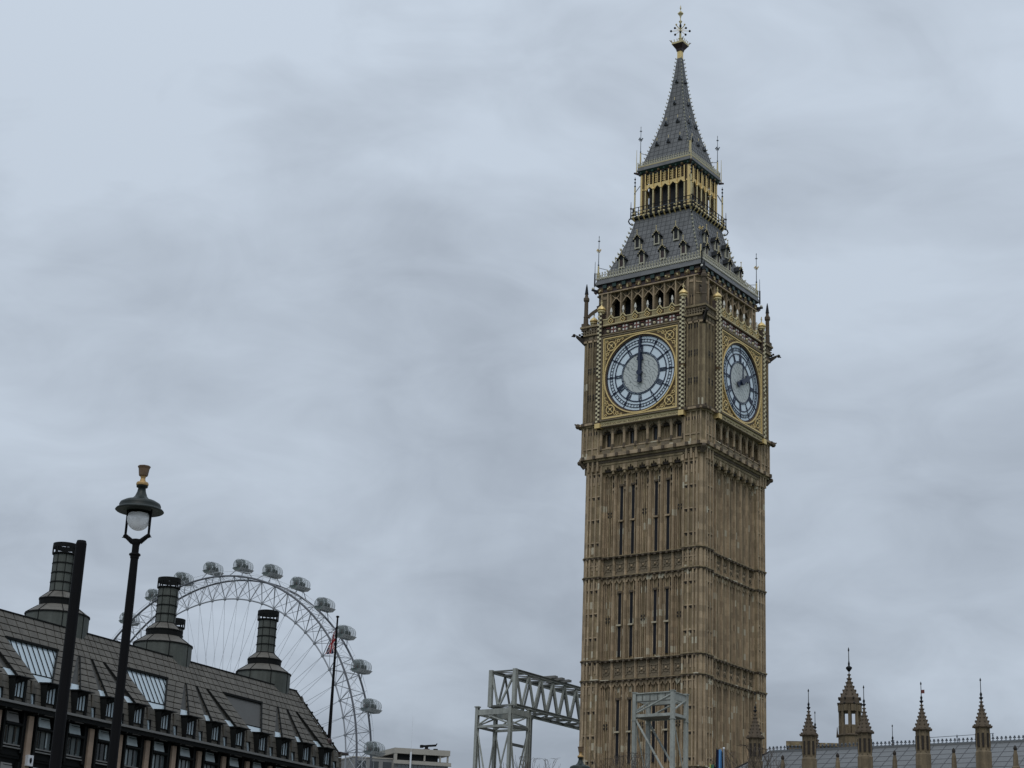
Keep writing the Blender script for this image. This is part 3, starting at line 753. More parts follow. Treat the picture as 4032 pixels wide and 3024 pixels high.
def corner_finials():
    for k in FACES:
        c, s = math.cos(k*PI/2), math.sin(k*PI/2); f = lambda x, y: (x*c-y*s, x*s+y*c)
        mb = MB(); x, y = f(5.52, -5.52); finial_rod(mb, x, y, 65.6, 70.1, 'gold', .05)
        x2, y2 = f(5.75, -5.75); mb.tube((x2, y2, 64.8), (x2, y2, 67.4), .05, 'iron_grey', 6, .02); mb.tube((x2, y2, 64.9), (x2, y2, 66.2), .075, 'iron_dark', 6)
        x3, y3 = f(5.0, -5.0); mb.tube((x, y, 66.8), (x3, y3, 66.7), .03, 'iron_grey', 5)
        mb.build('corner_finial', tower)
        mb = MB(); x, y = f(2.75, -2.75); finial_rod(mb, x, y, 78.1, 82.2, 'iron_grey', .045)
        x2, y2 = f(3.02, -3.02); mb.tube((x2, y2, 77.2), (x2, y2, 79.6), .045, 'gold_pale', 6, .02); mb.tube((x, y, 79.3), f(2.3, -2.3)+(79.2,), .03, 'iron_grey', 5)
        mb.build('corner_finial', tower)
        mb = MB(); x, y = f(3.1, -3.1); mb.tube((x, y, 72.6), (x, y, 75.6), .08, 'gold_pale', 6); mb.tube((x, y, 75.6), (x, y, 76.7), .05, 'iron_grey', 6, .02)
        for z in (74.9, 75.7, 76.1, 76.45): mb.ball((x, y, z), .1, 'iron_dark', 6, 4)
        mb.beam((x, y, 75.0), f(2.75, -2.75)+(75.8,), .07, .07, 'iron_grey'); x, y = f(3.36, -3.36)
        mb.tube((x, y, 72.3), (x, y, 74.0), .07, 'iron_dark', 6, .02); mb.ball((x, y, 73.3), .11, 'maroon', 6, 4)
        a = [(.0, 0), (.28, -.05), (.38, -.3), (.25, -.55), (-.05, -.7)]
        for p, q in zip(a, a[1:]): mb.tube(f(3.25+p[0]*.7, -3.25-p[0]*.7)+(72.25+p[1],), f(3.25+q[0]*.7, -3.25-q[0]*.7)+(72.25+q[1],), .06, 'iron_dark', 6)
        mb.build('balcony_finial', tower)
corner_finials()

def lantern():
    mb = MB(); mb.prism(sq(3.05, .1), 71.95, 72.2, 'iron_dark'); mb.prism(sq(3.25, .1), 72.2, 72.42, 'iron_dark')
    for k in FACES:
        mb.T = rot(k)
        for i in range(12):
            x = -3.1+i*6.2/11; mb.ball((x, -3.32, 72.35), .13, 'gold_pale', 6, 4); mb.tube((x, -3.05, 72.0), (x, -3.35, 72.3), .07, 'gold_pale' if i % 2 else 'gold', 6)
            mb.ball((x, -3.3, 72.75), .09, 'gold_pale', 6, 4); mb.box(x-.03, x+.03, -3.33, -3.27, 72.4, 73.3, 'iron_dark')
        mb.box(-3.3, 3.3, -3.35, -3.3, 72.55, 72.6, 'iron_dark'); mb.box(-3.3, 3.3, -3.33, -3.28, 72.9, 72.94, 'iron_grey'); mb.box(-3.3, 3.3, -3.33, -3.28, 73.28, 73.33, 'iron_dark')
    mb.build('balcony', tower)
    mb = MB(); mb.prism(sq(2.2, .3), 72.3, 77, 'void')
    mb.prism(sq(2.6, .1), 72.4, 72.6, 'iron_dark'); mb.prism(sq(2.7, .1), 76.75, 77.0, 'green_paint')
    P = .86
    for k in FACES:
        mb.T = rot(k)
        for i in range(6):
            x = (i-2.5)*P; mb.tube((x, -2.72, 72.5), (x, -2.72, 75.2), .075, 'gold_pale', 8); mb.tube((x, -2.76, 75.2), (x, -2.76, 76.9), .065, 'gold', 6); mb.ball((x, -2.74, 75.2), .12, 'gold', 8, 4)
            mb.tube((x, -2.45, 72.5), (x, -2.45, 75.2), .06, 'gold_deep', 6)
        for b in range(5):
            cx = (b-2)*P
            arch_plate(mb, cx, P, 75.75, 75.1, -2.7, -2.58, 'gold', rise=.42, n=8, jamb=.05)
            mb.box(cx-.035, cx+.035, -2.72, -2.6, 75.7, 76.85, 'gold')
            for z in (75.95, 76.2, 76.45, 76.7): mb.ring(cx-.17, z, .05, .1, -2.7, -2.62, 'gold', 8); mb.ring(cx+.17, z, .05, .1, -2.7, -2.62, 'gold_deep', 8)
        mb.prism([(2.5,-2.78),(2.65,-2.78),(2.78,-2.65),(2.78,-2.5),(2.5,-2.5)], 72.5, 76.9, 'gold')
        for s in (-1, 1):
            mb.box(s*2.37-.06, s*2.37+.06, -2.72, -2.55, 72.5, 76.9, 'gold_deep')
            mb.box(s*2.5-.14, s*2.5+.14, -2.76, -2.7, 75.25, 75.4, 'gold')
    mb.build('lantern', tower)
    mb = MB(); mb.prism(sq(2.75, .1), 76.9, 77.1, 'maroon'); mb.prism(sq(2.8, .1), 77.05, 77.3, 'green_paint', sq(3.0, .1)); mb.prism(sq(3.02, .05), 77.3, 77.68, 'slate', sq(2.95, .05)); mb.prism(sq(2.97, .05), 77.68, 77.76, 'gold_pale')
    for k in FACES:
        mb.T = rot(k)
        for i in range(9): x = -2.6+i*.65; mb.ball((x, -2.86, 77.05), .15, 'gold_deep' if i % 2 else 'green_paint', 6, 4)
        mb.tube((2.85, -2.85, 77.05), (3.2, -3.2, 77.1), .14, 'maroon', 8, .08)
    mb.T = Matrix(); cresting(mb, 2.92, 77.82, .26, .5, 'cresting_cream', .06); mb.build('lantern_cornice', tower)
lantern()
SPP = [(2.6, 77.7), (2.52, 78.4), (2.1, 79.91), (1.61, 81.55), (1.15, 83.44), (.85, 85.19), (.62, 86.7), (.4, 88.58), (.24, 90.2)]
def spire():
    sp = roof_profile(SPP, 'slate', 'spire', 5, (78.8, 90.2, .42, 'cresting_cream', .075))
    for k in FACES:
        for z, xs in ((80.2, (-1.28, 0, 1.28)), (82.5, (-.65, .65)), (84.85, (0,)), (87.4, (0,))):
            for x in xs:
                mb = MB(rot(k)); h = lprof(SPP, z); q = .2 if z < 84 else .16
                mb.xz([(x-q, z-.12), (x+q, z-.12), (x, z+q*1.6)], -h-.14, -h+.2, 'void')
                for s in (-1, 1): mb.beam((x+s*q*1.15, -h-.15, z-.12), (x, -h-.15, z+q*1.75), .08, .05, 'iron_grey')
                if z < 87: mb.tube((x, -h-.15, z+q*1.6), (x, -h-.12, z+q*1.6+.38), .03, 'gold_pale', 5); mb.ball((x, -h-.12, z+q*1.6+.25), .05, 'gold_pale', 5, 4)
                mb.build('spire_vent', sp)
    mb = MB(); mb.prism(sq(.24, .06), 90.15, 91.0, 'gold'); mb.prism(sq(.28, .05), 91.0, 91.25, 'maroon', sq(.34, .05)); mb.prism(sq(.34, .05), 91.25, 91.7, 'maroon', sq(.62, .05)); mb.prism(sq(.64, .03), 91.7, 91.9, 'gold_pale')
    for k in FACES:
        mb.T = rot(k)
        for i in range(5): x = -.6+i*.3; mb.tube((x, -.6, 91.9), (x*1.08, -.66, 92.1), .035, 'gold_pale', 5); mb.ball((x*1.08, -.66, 92.13), .055, 'gold_pale', 5, 4)
        mb.tube((.6, -.6, 91.9), (.78, -.78, 92.15), .035, 'gold_deep', 5)
    mb.T = Matrix()
    mb.lathe([(.2, 91.9), (.17, 92.4), (.22, 92.5), (.12, 92.6), (.1, 93.2), (.14, 93.3), (.08, 93.5), (.12, 93.9), (.06, 94.2), (.18, 94.45), (.05, 94.55), (.04, 94.9), (.08, 94.95), (.03, 95.1), (.24, 95.35), (.03, 95.6), (.02, 95.75), (.09, 95.95), (.01, 96.3)], (0, 0), 'gold_pale', 8)
    for q in range(4):
        c, s = math.cos(q*PI/2+R(30)), math.sin(q*PI/2+R(30))
        for r_, z in ((.55, 93.7), (.93, 93.35), (.52, 92.95)):
            mb.tube((0, 0, 93.4), (c*r_, s*r_, z), .025, 'gold', 5); mb.ball((c*r_, s*r_, z), .12, 'iron_dark', 8, 5)
        mb.tube((c*.1, s*.1, 93.6), (c*.4, s*.4, 94.0), .05, 'gold_pale', 5); mb.ball((c*.42, s*.42, 94.1), .1, 'gold_pale', 6, 4)
        mb.tube((0, 0, 94.95), (c*.28, s*.28, 95.35), .03, 'gold_pale', 5); mb.tube((c*.28, s*.28, 95.35), (0, 0, 95.65), .03, 'gold_pale', 5)
    mb.build('orb_finial', tower)
spire()

# ============================================================ OFFICE BUILDING (fan-seamed bronze roof, tall round chimneys)
P_ = 3.6; E_ = 21.36; O_ = Vector((-33.78, -42.99, 0))
TH = R(-6.3); DU = Vector((math.sin(TH), math.cos(TH), 0)); DV = Vector((-math.cos(TH), math.sin(TH), 0))
PT = Matrix(((DU.x, DV.x, 0, O_.x), (DU.y, DV.y, 0, O_.y), (0, 0, 1, 0), (0, 0, 0, 1)))
N0, N1 = -5, 12
office = thing('office_building', 'dark office block with a steep bronze fan-seamed roof and tall round chimneys', 'office building', O_)
UE = 12.36*P_
AL = R(60)
def SL(u, s, off=0.):      # point on the upper slope; s = metres up in z from the canopy line
    v = .4+(s)/math.tan(AL); return (u, v+(-math.sin(AL))*off, E_+2.1+s+math.cos(AL)*off)
def office_walls():
    mb = MB(PT)
    u0, u1 = N0*P_, UE
    mb.box(u0, u1-.3, .45, 30, 0, E_-.2, 'frame_dark')
    mb.box(u0, u1-4.6, 4.2, 29, E_-.2, E_+7.7, 'roof_lead')
    z = E_
    for k in range(5):
        zb = E_-3.9*(k+1)+.0
        mb.box(u0, u1-.3, .3, .5, zb-.25, zb+.1, 'frame_dark')
    mb.build('wall', office)
    for n in range(N0, N1+1):        # sandstone piers, one per bay line
        mb = MB(PT); u = n*P_
        mb.hexa([(u-.34,-.12,0),(u+.34,-.12,0),(u+.34,.5,0),(u-.34,.5,0)], [(u-.27,-.05,E_-.72),(u+.27,-.05,E_-.72),(u+.27,.5,E_-.72),(u-.27,.5,E_-.72)], 'sandstone')
        mb.box(u-.2, u+.2, -.1, .5, E_-.72, E_-.5, 'frame_dark'); mb.tube((u-.0, -.1, E_-.6), (u, -.7, E_-.28), .05, 'frame_dark', 6)
        for s in (-1, 1): mb.box(u+s*.42-.07, u+s*.42+.07, .1, .5, 0, E_-.5, 'frame_dark')
        mb.build('pier', office)
    rnd = random.Random(3)
    for n in range(N0, N1):
        for k in range(5):
            zt = E_-3.95*k; c = (n+.5)*P_; mb = MB(PT)
            if zt-3.9 < 0: continue
            g = rnd.choice(['window_dark', 'window_glass', 'window_glass']); gt = 'window_pale' if (n != -1) else 'sill_grey'
            mb.box(c-1.15, c-.95, .0, .44, zt-3.7, zt-.45, 'frame_dark'); mb.box(c+.95, c+1.15, .0, .44, zt-3.7, zt-.45, 'frame_dark')
            # bright light shelf panel, dark curved blind box, window, sill, louvred spandrel
            mb.hexa([(c-.9,-.05,zt-1.42),(c+.45,-.05,zt-1.42),(c+.45,.1,zt-1.42),(c-.9,.1,zt-1.42)], [(c-.9,.18,zt-.62),(c+.45,.18,zt-.62),(c+.45,.3,zt-.62),(c-.9,.3,zt-.62)], gt)
            mb.box(c-.55, c+.45, .12, .2, zt-.8, zt-.74, 'frame_dark'); mb.box(c-.5, c+.4, .1, .16, zt-.9, zt-.86, 'sill_grey')
            mb.tube((c-.95, .02, zt-1.56), (c+.95, .02, zt-1.56), .13, 'frame_dark', 8)
            mb.box(c-.9, c+.9, .28, .42, zt-3.1, zt-1.66, g)
            mb.box(c-.62, c-.4, .27, .29, zt-3.0, zt-1.8, 'window_pale' if rnd.random() < .6 else 'window_dark')
            mb.box(c+.35, c+.55, .27, .29, zt-2.9, zt-1.75, 'window_pale' if rnd.random() < .6 else 'window_dark')
            for dx in (-.3, .3): mb.box(c+dx-.03, c+dx+.03, .22, .3, zt-3.1, zt-1.66, 'frame_dark')
            mb.box(c-.95, c+.95, .05, .3, zt-3.2, zt-3.1, 'sill_grey'); mb.box(c-.95, c+.95, -.02, .3, zt-3.42, zt-3.33, 'sill_grey')
            mb.box(c-.95, c+.95, .2, .44, zt-3.95, zt-3.2, 'frame_dark')
            mb.build('window', office)
    mb = MB(PT)       # gutter with its brackets
    mb.box(N0*P_, UE+.5, -.85, -.72, E_-.14, E_+.05, 'sill_grey'); mb.box(N0*P_, UE+.5, -.72, .5, E_-.5, E_-.1, 'frame_dark'); mb.box(UE+.35, UE+.5, -.72, 30, E_-.14, E_+.05, 'sill_grey')
    for n in range(N0, N1+1):
        mb.box(n*P_-.05, n*P_+.05, -.7, .2, E_-.62, E_-.5, 'bronze_seam'); mb.tube((n*P_+.9, -.5, E_-.52), (n*P_+1.9, -.5, E_-.52), .05, 'sill_grey', 5)
    mb.build('gutter', office)
office_walls()
def office_roof():
    mb = MB(PT); u0 = N0*P_
    mb.box(u0, UE-.05, .62, 4.3, E_-.1, E_+2.1, 'bronze_seam')       # mansard backing
    vt = .4+5.75/math.tan(AL)
    mb.add([SL(u0, -.1, -.28), SL(UE-.4, -.1, -.28), SL(UE-3.6, 5.75, -.28), SL(u0, 5.75, -.28), (u0, 6, E_+2), (UE-.5, 6, E_+2)], [(0,1,2,3)], 'bronze_seam')
    mb.box(u0, UE-3.9, vt+.05, 6.5, E_+3, E_+7.8, 'roof_lead')
    ztop = 5.78
    def tile(a, b, c, d, m='bronze', t=.26):    # quad on the slope given as (u, s) corners, lifted above the backing
        pts = [SL(*a, 0), SL(*b, 0), SL(*c, 0), SL(*d, 0)]; low = [SL(*a, -t), SL(*b, -t), SL(*c, -t), SL(*d, -t)]
        mb.add(low+pts, [(4,5,6,7),(0,1,5,4),(1,2,6,5),(2,3,7,6),(3,0,4,7)], m)
    rows = 11; SZ = 3.35; g = .045
    # trapezoid strip: bottom (xb0,xb1) at s=0 to top (xt0,xt1) at s=SZ, then vertical seams above
    def strip(c, xb0, xb1, xt0, xt1, cols, s0=0., s1=SZ, nr=6):
        for j in range(nr):
            a, b = j/nr, (j+1)/nr
            for i in range(cols):
                f, f2 = i/cols, (i+1)/cols
                q = lambda ff, t: c+(xb0+(xb1-xb0)*ff)*(1-t)*P_+(xt0+(xt1-xt0)*ff)*t*P_
                z0, z1 = s0+(s1-s0)*a, s0+(s1-s0)*b
                p = [(q(f, a)+g, z0+g), (q(f2, a)-g, z0+g), (q(f2, b)-g, z1-g), (q(f, b)+g, z1-g)]
                def hip(pt):      # cut by the hip on the far end
                    lim = UE-.4-(pt[1])/math.tan(AL)-.1; return (min(pt[0], lim), pt[1])
                p = [hip(x) for x in p]
                if p[1][0]-p[0][0] < .06: continue
                if max(x[0] for x in p) < u0: continue
                tile(*p)
    cs = [(-1.58)*P_, 2.42*P_, 6.42*P_, 10.42*P_, 14.42*P_]
    for c in cs:
        for s in (-1, 1):
            def S(a, b, t0, t1, cols, **k):
                if s > 0: strip(c, a, b, t0, t1, cols, **k)
                else: strip(c, -b, -a, -t1, -t0, cols, **k)
            S(.12, .84, .035, .41, 2); S(1.17, 1.78, .46, 1.15, 2)
            S(0, .41, 0, .36, 2, s0=SZ, s1=5.75, nr=4); S(.41, 1.15, .36, 1.0, 3, s0=SZ, s1=5.75, nr=4); S(1.15, 2.0, 1.0, 2.0, 3, s0=SZ, s1=5.75, nr=4)
    # hip end
    def he(u, s): v = s; return None
    n = 14
    for j in range(9):
        s0, s1 = 5.75*j/9+g, 5.75*(j+1)/9-g
        x0, x1 = UE-.4-s0/math.tan(AL), UE-.4-s1/math.tan(AL)
        va, vb = .4+s0/math.tan(AL), .4+s1/math.tan(AL); v = 0.
        for i in range(30):
            v0, v1 = .4+i*.9, .4+(i+1)*.9-.06
            if v1 < va: continue
            mb.hexa([(x0-.3, max(v0, va), E_+2.1+s0), (x0-.3, v1, E_+2.1+s0), (x1-.3, v1, E_+2.1+s1), (x1-.3, max(v0, vb), E_+2.1+s1)],
                    [(x0, max(v0, va), E_+2.1+s0), (x0, v1, E_+2.1+s0), (x1, v1, E_+2.1+s1), (x1, max(v0, vb), E_+2.1+s1)], 'bronze')
    mb.add([(UE-.75, .3, E_+2), (UE-.75, 28, E_+2), (UE-4.1, 28, E_+7.8), (UE-4.1, 3.7, E_+7.8)], [(0,1,2,3)], 'bronze_seam')
    mb.box(u0, UE-3.6, vt-.1, vt+.3, E_+7.8, E_+7.9, 'frame_dark')
    mb.tube((UE-.4, .35, E_+2.1), (UE-3.75, vt, E_+7.85), .08, 'frame_dark', 6)
    for j in range(1, 8): s = 5.75*j/8; mb.ball((UE-.4-s/math.tan(AL), .35+s/math.tan(AL), E_+2.2+s), .12, 'frame_dark', 6, 4)
    # mansard tiles between the dormers
    for nn in range(N0-1, N1+1):
        c0 = (nn+.44)*P_+.76; c1 = (nn+1+.44)*P_-.64; sl = (nn+.98)*P_
        segs = [(c0, sl-.14), (sl+.14, c1)]
        for (a, b) in segs:
            for j in range(4):
                z0, z1 = E_+j*.525+.02, E_+(j+1)*.525-.02; k = max(1, round((b-a)/.6))
                for i in range(k):
                    x0, x1 = a+(b-a)*i/k+.02, min(a+(b-a)*(i+1)/k-.02, UE)
                    if x1 <= x0 or x0 < u0: continue
                    mb.hexa([(x0, .0+.19*j*.5, z0), (x1, .0+.19*j*.5, z0), (x1, .2+.1*j, z0), (x0, .2+.1*j, z0)], [(x0, .0+.19*(j+1)*.5, z1), (x1, .0+.19*(j+1)*.5, z1), (x1, .3+.1*j, z1), (x0, .3+.1*j, z1)], 'bronze')
        if u0 < sl < UE-1:
            mb.box(sl-.11, sl+.11, .12, .24, E_+1.0, E_+2.1, 'bronze')
    for j in range(4):
        for i in range(28): mb.box(UE-.12, UE+.0-.1*j*.5, .1+i*1., 1.05+i*1., E_+j*.525+.02, E_+(j+1)*.525-.02, 'bronze')
    roof = mb.build('roof', office)
    # slit windows
    for nn in range(N0, N1):
        sl = (nn+.98)*P_
        if sl > UE-1: continue
        mb = MB(PT); mb.hexa([(sl-.1,-.02,E_+.1),(sl+.06,-.02,E_+.1),(sl+.06,.2,E_+.1),(sl-.1,.2,E_+.1)], [(sl-.1,.1,E_+1.),(sl+.06,.1,E_+1.),(sl+.06,.25,E_+1.),(sl-.1,.25,E_+1.)], 'roof_glass')
        mb.box(sl+.06, sl+.13, -.08, .3, E_+.02, E_+1.08, 'frame_dark'); mb.box(sl-.12, sl+.1, -.04, .3, E_+1., E_+1.06, 'frame_dark'); mb.build('slit_window', roof)
    # trenches floor + glass, skylights
    for c in cs:
        for (b0, b1, t0, t1) in ((-.13, .13, -.03, .03), (.84, 1.17, .40, .46), (-1.17, -.84, -.46, -.40)):
            cc = c
            if cc+b0*P_ < u0 or cc+b1*P_ > UE-.3: continue
            mb = MB(PT)
            q = lambda x0, x1, t: (cc+(x0+(x1-x0)*t)*P_)
            f = .2
            mb.add([SL(q(b0,t0,.21), .7, -.24), SL(q(b1,t1,.21), .7, -.24), SL(q(b1,t1,1), SZ, -.1), SL(q(b0,t0,1), SZ, -.1)], [(0,1,2,3)], 'roof_lead')
            mb.add([SL(q(b0,t0,0), 0, -.12), SL(q(b1,t1,0)-.05, 0, -.12), SL(q(b1,t1,.21)-.05, .7, -.12), SL(q(b0,t0,.21), .7, -.12)], [(0,1,2,3)], 'roof_glass')
            mb.beam(SL(q(b1,t1,0), 0, .02), SL(q(b1,t1,1), SZ, .02), .1, .12, 'frame_dark')
            mb.build('roof_channel', roof)
    for i, c in enumerate(cs[:-1]):
        c2 = c+2.0*P_
        if c2 > UE: continue
        mb = MB(PT); hb, ht = .22*P_, .85*P_; dark = i == 2
        if i == 3: continue
        w_ = lambda t: hb+(ht-hb)*t
        fm = .21
        mb.add([SL(c2-w_(fm), .74, -.14), SL(c2+w_(fm), .74, -.14), SL(c2+ht, SZ, -.14), SL(c2-ht, SZ, -.14)], [(0,1,2,3)], 'roof_lead' if dark else 'roof_glass')
        mb.add([SL(c2-hb, 0, -.12), SL(c2+hb, 0, -.12), SL(c2+w_(fm), .7, -.12), SL(c2-w_(fm), .7, -.12)], [(0,1,2,3)], 'roof_glass')
        mb.beam(SL(c2-ht-.05, SZ+.03, -.02), SL(c2+ht+.05, SZ+.03, -.02), .22, .2, 'frame_dark'); mb.beam(SL(c2+hb, 0, -.02), SL(c2+ht, SZ, -.02), .14, .14, 'frame_dark')
        mb.beam(SL(c2-w_(fm), .72, -.1), SL(c2+w_(fm), .72, -.1), .07, .07, 'frame_dark'); mb.beam(SL(c2-hb, 0, -.04), SL(c2-ht, SZ, -.04), .06, .06, 'bronze')
        if not dark:
            for j in range(-4, 5):
                x = j*.62
                if abs(x) >= ht-.1: continue
                t = max(fm, (abs(x)-hb)/(ht-hb)) if abs(x) > hb else fm
                mb.beam(SL(c2+x, t*SZ, -.1), SL(c2+x, SZ, -.1), .05, .06, 'frame_dark')
        mb.build('skylight' if not dark else 'louvre_panel', roof)
    # dormers: one per bay
    for nn in range(N0, N1):
        c = (nn+.44)*P_; mb = MB(PT)
        mb.box(c-.62, c-.5, -.35, .6, E_+.1, E_+2.0, 'frame_dark'); mb.box(c+.5, c+.74, -.35, .6, E_+.1, E_+2.0, 'frame_dark')
        mb.box(c-.5, c+.5, -.22, -.1, E_+.5, E_+1.95, 'roof_glass'); mb.box(c-.5, c+.5, -.2, .6, E_+.02, E_+.5, 'bronze')
        for dx in (-.2, .18): mb.box(c+dx-.05, c+dx+.05, -.27, -.2, E_+.5, E_+1.95, 'frame_dark')
        mb.box(c-.5, c+.5, -.3, -.1, E_+.42, E_+.5, 'frame_dark')
        # projecting canopy with dark soffit box
        mb.hexa([(c-.7,-.85,E_+2.0),(c+.95,-.85,E_+2.0),(c+.95,.5,E_+2.0),(c-.7,.5,E_+2.0)], [(c-.7,-.8,E_+2.08),(c+.95,-.8,E_+2.08),(c+.95,.5,E_+2.16),(c-.7,.5,E_+2.16)], 'frame_dark')
        mb.hexa([(c-.5,-.35,E_+1.45),(c+.5,-.35,E_+1.8),(c+.5,-.2,E_+1.8),(c-.5,-.2,E_+1.45)], [(c-.5,-.8,E_+1.97),(c+.5,-.8,E_+1.97),(c+.5,-.2,E_+1.97),(c-.5,-.2,E_+1.97)], 'frame_dark')
        mb.build('dormer_window', roof)
    mb = MB(PT); mb.box(UE-.2, UE+1.3, .2, 1.6, E_+1.95, E_+2.15, 'maroon'); mb.build('canopy', roof)
    return roof
roof_o = office_roof()
def chimney(x, y, name='chimney', zt=36.85):
    mb = MB(); c = (x, y); dz = zt-36.85
    G = 'bronze_green'
    mb.lathe([(2.7, 25+dz), (2.7, 30.6+dz)], c, G, 28); mb.lathe([(2.78, 30.5+dz), (2.78, 30.62+dz)], c, 'frame_dark', 28)
    mb.lathe([(2.74, 30.62+dz), (1.68, 31.36+dz)], c, 'bronze', 20); mb.lathe([(1.66, 31.3+dz), (1.7, 31.9+dz)], c, 'frame_dark', 20); mb.lathe([(1.74, 31.86+dz), (1.74, 31.96+dz)], c, 'frame_dark', 20)
    mb.lathe([(1.72, 31.96+dz), (.97, 32.6+dz)], c, 'bronze', 16); mb.lathe([(.92, 32.5+dz), (.93, 36.+dz)], c, G, 16)
    for z in (32.62, 33.45, 34.28, 35.12, 35.92): mb.lathe([(.99, z+dz-.04), (.99, z+dz+.05)], c, 'frame_dark', 16)
    for i in range(8):
        t = 2*PI*(i+.3)/8; mb.box(x+.935*math.cos(t)-.02, x+.935*math.cos(t)+.02, y+.935*math.sin(t)-.02, y+.935*math.sin(t)+.02, 32.6+dz, 36+dz, 'frame_dark')
        mb.tube((x+2.72*math.cos(t), y+2.72*math.sin(t), 28+dz), (x+2.72*math.cos(t), y+2.72*math.sin(t), 30.6+dz), .04, 'frame_dark', 5)
        mb.tube((x+2.74*math.cos(t), y+2.74*math.sin(t), 30.64+dz), (x+1.7*math.cos(t), y+1.7*math.sin(t), 31.36+dz), .035, 'frame_dark', 5); mb.tube((x+1.72*math.cos(t), y+1.72*math.sin(t), 31.98+dz), (x+.99*math.cos(t), y+.99*math.sin(t), 32.6+dz), .03, 'frame_dark', 5)
    # open cap: posts carrying a ring
    for i in range(8): t = 2*PI*(i+.2)/8; mb.box(x+1.02*math.cos(t)-.05, x+1.02*math.cos(t)+.05, y+1.02*math.sin(t)-.05, y+1.02*math.sin(t)+.05, 36+dz, 36.7+dz, 'frame_dark')
    for z0, z1 in ((35.95, 36.04), (36.5, zt-dz+.05)):
        n = 24; vs = []
        for r_ in (.98, 1.08):
            for z in (z0+dz, z1+dz):
                for i in range(n): t = 2*PI*i/n; vs.append((x+r_*math.cos(t), y+r_*math.sin(t), z))
        fs = []
        for i in range(n):
            j = (i+1) % n; fs += [(i, j, n+j, n+i), (2*n+i, 2*n+j, 3*n+j, 3*n+i), (i, j, 2*n+j, 2*n+i), (n+i, n+j, 3*n+j, 3*n+i)]
        mb.add(vs, fs, 'frame_dark')
    mb.build(name, office, smooth=False)
for n_, du in ((2.42, -.75), (6.42, -.8), (10.42, .7)):
    c = PT @ Vector((n_*P_+du, 6., 0)); chimney(c.x, c.y)
# a fourth one on the far side of the courtyard roof, found along its own sight line
d_ = (at(690, 2441, 1)-CP); t_ = (36.85-CP.z)/d_.z; c4 = CP+d_*t_; chimney(c4.x, c4.y)

# small white wall box with a dark lens on the first pier
q_ = at(115, 2995, 150); d_ = (q_-CP); t_ = ((O_-CP).dot(DV)-.2)/d_.dot(DV); q_ = PT.inverted() @ (CP+d_*t_)
mb = MB(PT); mb.box(q_.x-.3, q_.x+.3, -.35, -.05, q_.z-.42, q_.z+.42, 'wheel_white'); mb.xz([(q_.x+.12*math.sin(a*PI/6), q_.z+.22*math.cos(a*PI/6)) for a in range(12)][::-1], -.38, -.34, 'post_black'); mb.build('wall_box', office)

# flagpole on the far hip, flag hanging from it
fb = PT @ Vector((12.0*P_, .95, 0))
fp = thing('flagpole', 'thin dark flagpole on the far end of the bronze roof', 'flagpole', (fb.x, fb.y, 24.3))
mb = MB(); mb.tube((fb.x, fb.y, 24.2), (fb.x, fb.y, 37.0), .19, 'post_black', 10, .09); mb.lathe([(.3, 24.2), (.3, 24.5), (.2, 24.7)], (fb.x, fb.y), 'maroon', 10); mb.build('pole', fp)
mb = MB(); mb.lathe([(.16, 36.95), (.18, 37.05), (.12, 37.12)], (fb.x, fb.y), 'post_black', 10); mb.build('truck', fp)
def union_flag():
    # cloth hanging in folds from its hoist; width w down-left
    mb = MB(); nu, nv = 26, 18; H_, W_ = 3.9, 3.0
    back = -RT; vs = []
    def pt(a, b):   # a along fly 0..1, b down hoist 0..1
        z = 36.35-b*3.1-a*1.7*(1-.95*b); x_ = a*(.5+.5*b); fold = .14*math.sin(a*15+b*3)*min(1, a*4)
        return Vector((fb.x, fb.y, z))+(-RT*x_)+Vector((FW.x, FW.y, 0)).normalized()*fold+Vector((0,0,.0))
    def colr(a, b):
        x, y = a, b; sx, sy = (x-.5)*2, (y-.5)*1.0
        if abs(sx) < .12 or abs(sy) < .06: return 'flag_red'
        if abs(sx) < .26 or abs(sy) < .13: return 'flag_white'
        d = abs(abs(sy)-abs(sx)*.5)
        if d < .03: return 'flag_red'
        if d < .12: return 'flag_white'
        return 'flag_blue_dark'
    g = {}
    for i in range(nu+1):
        for j in range(nv+1): g[i, j] = pt(i/nu, j/nv)
    for i in range(nu):
        for j in range(nv):
            mb.add([g[i,j], g[i+1,j], g[i+1,j+1], g[i,j+1]], [(0,1,2,3)], colr((i+.5)/nu, (j+.5)/nv))
    o = mb.build('flag', loc=(fb.x, fb.y, 33))
    tag(o, 'limp red, white and blue union flag hanging from the rooftop pole', 'flag')
union_flag()

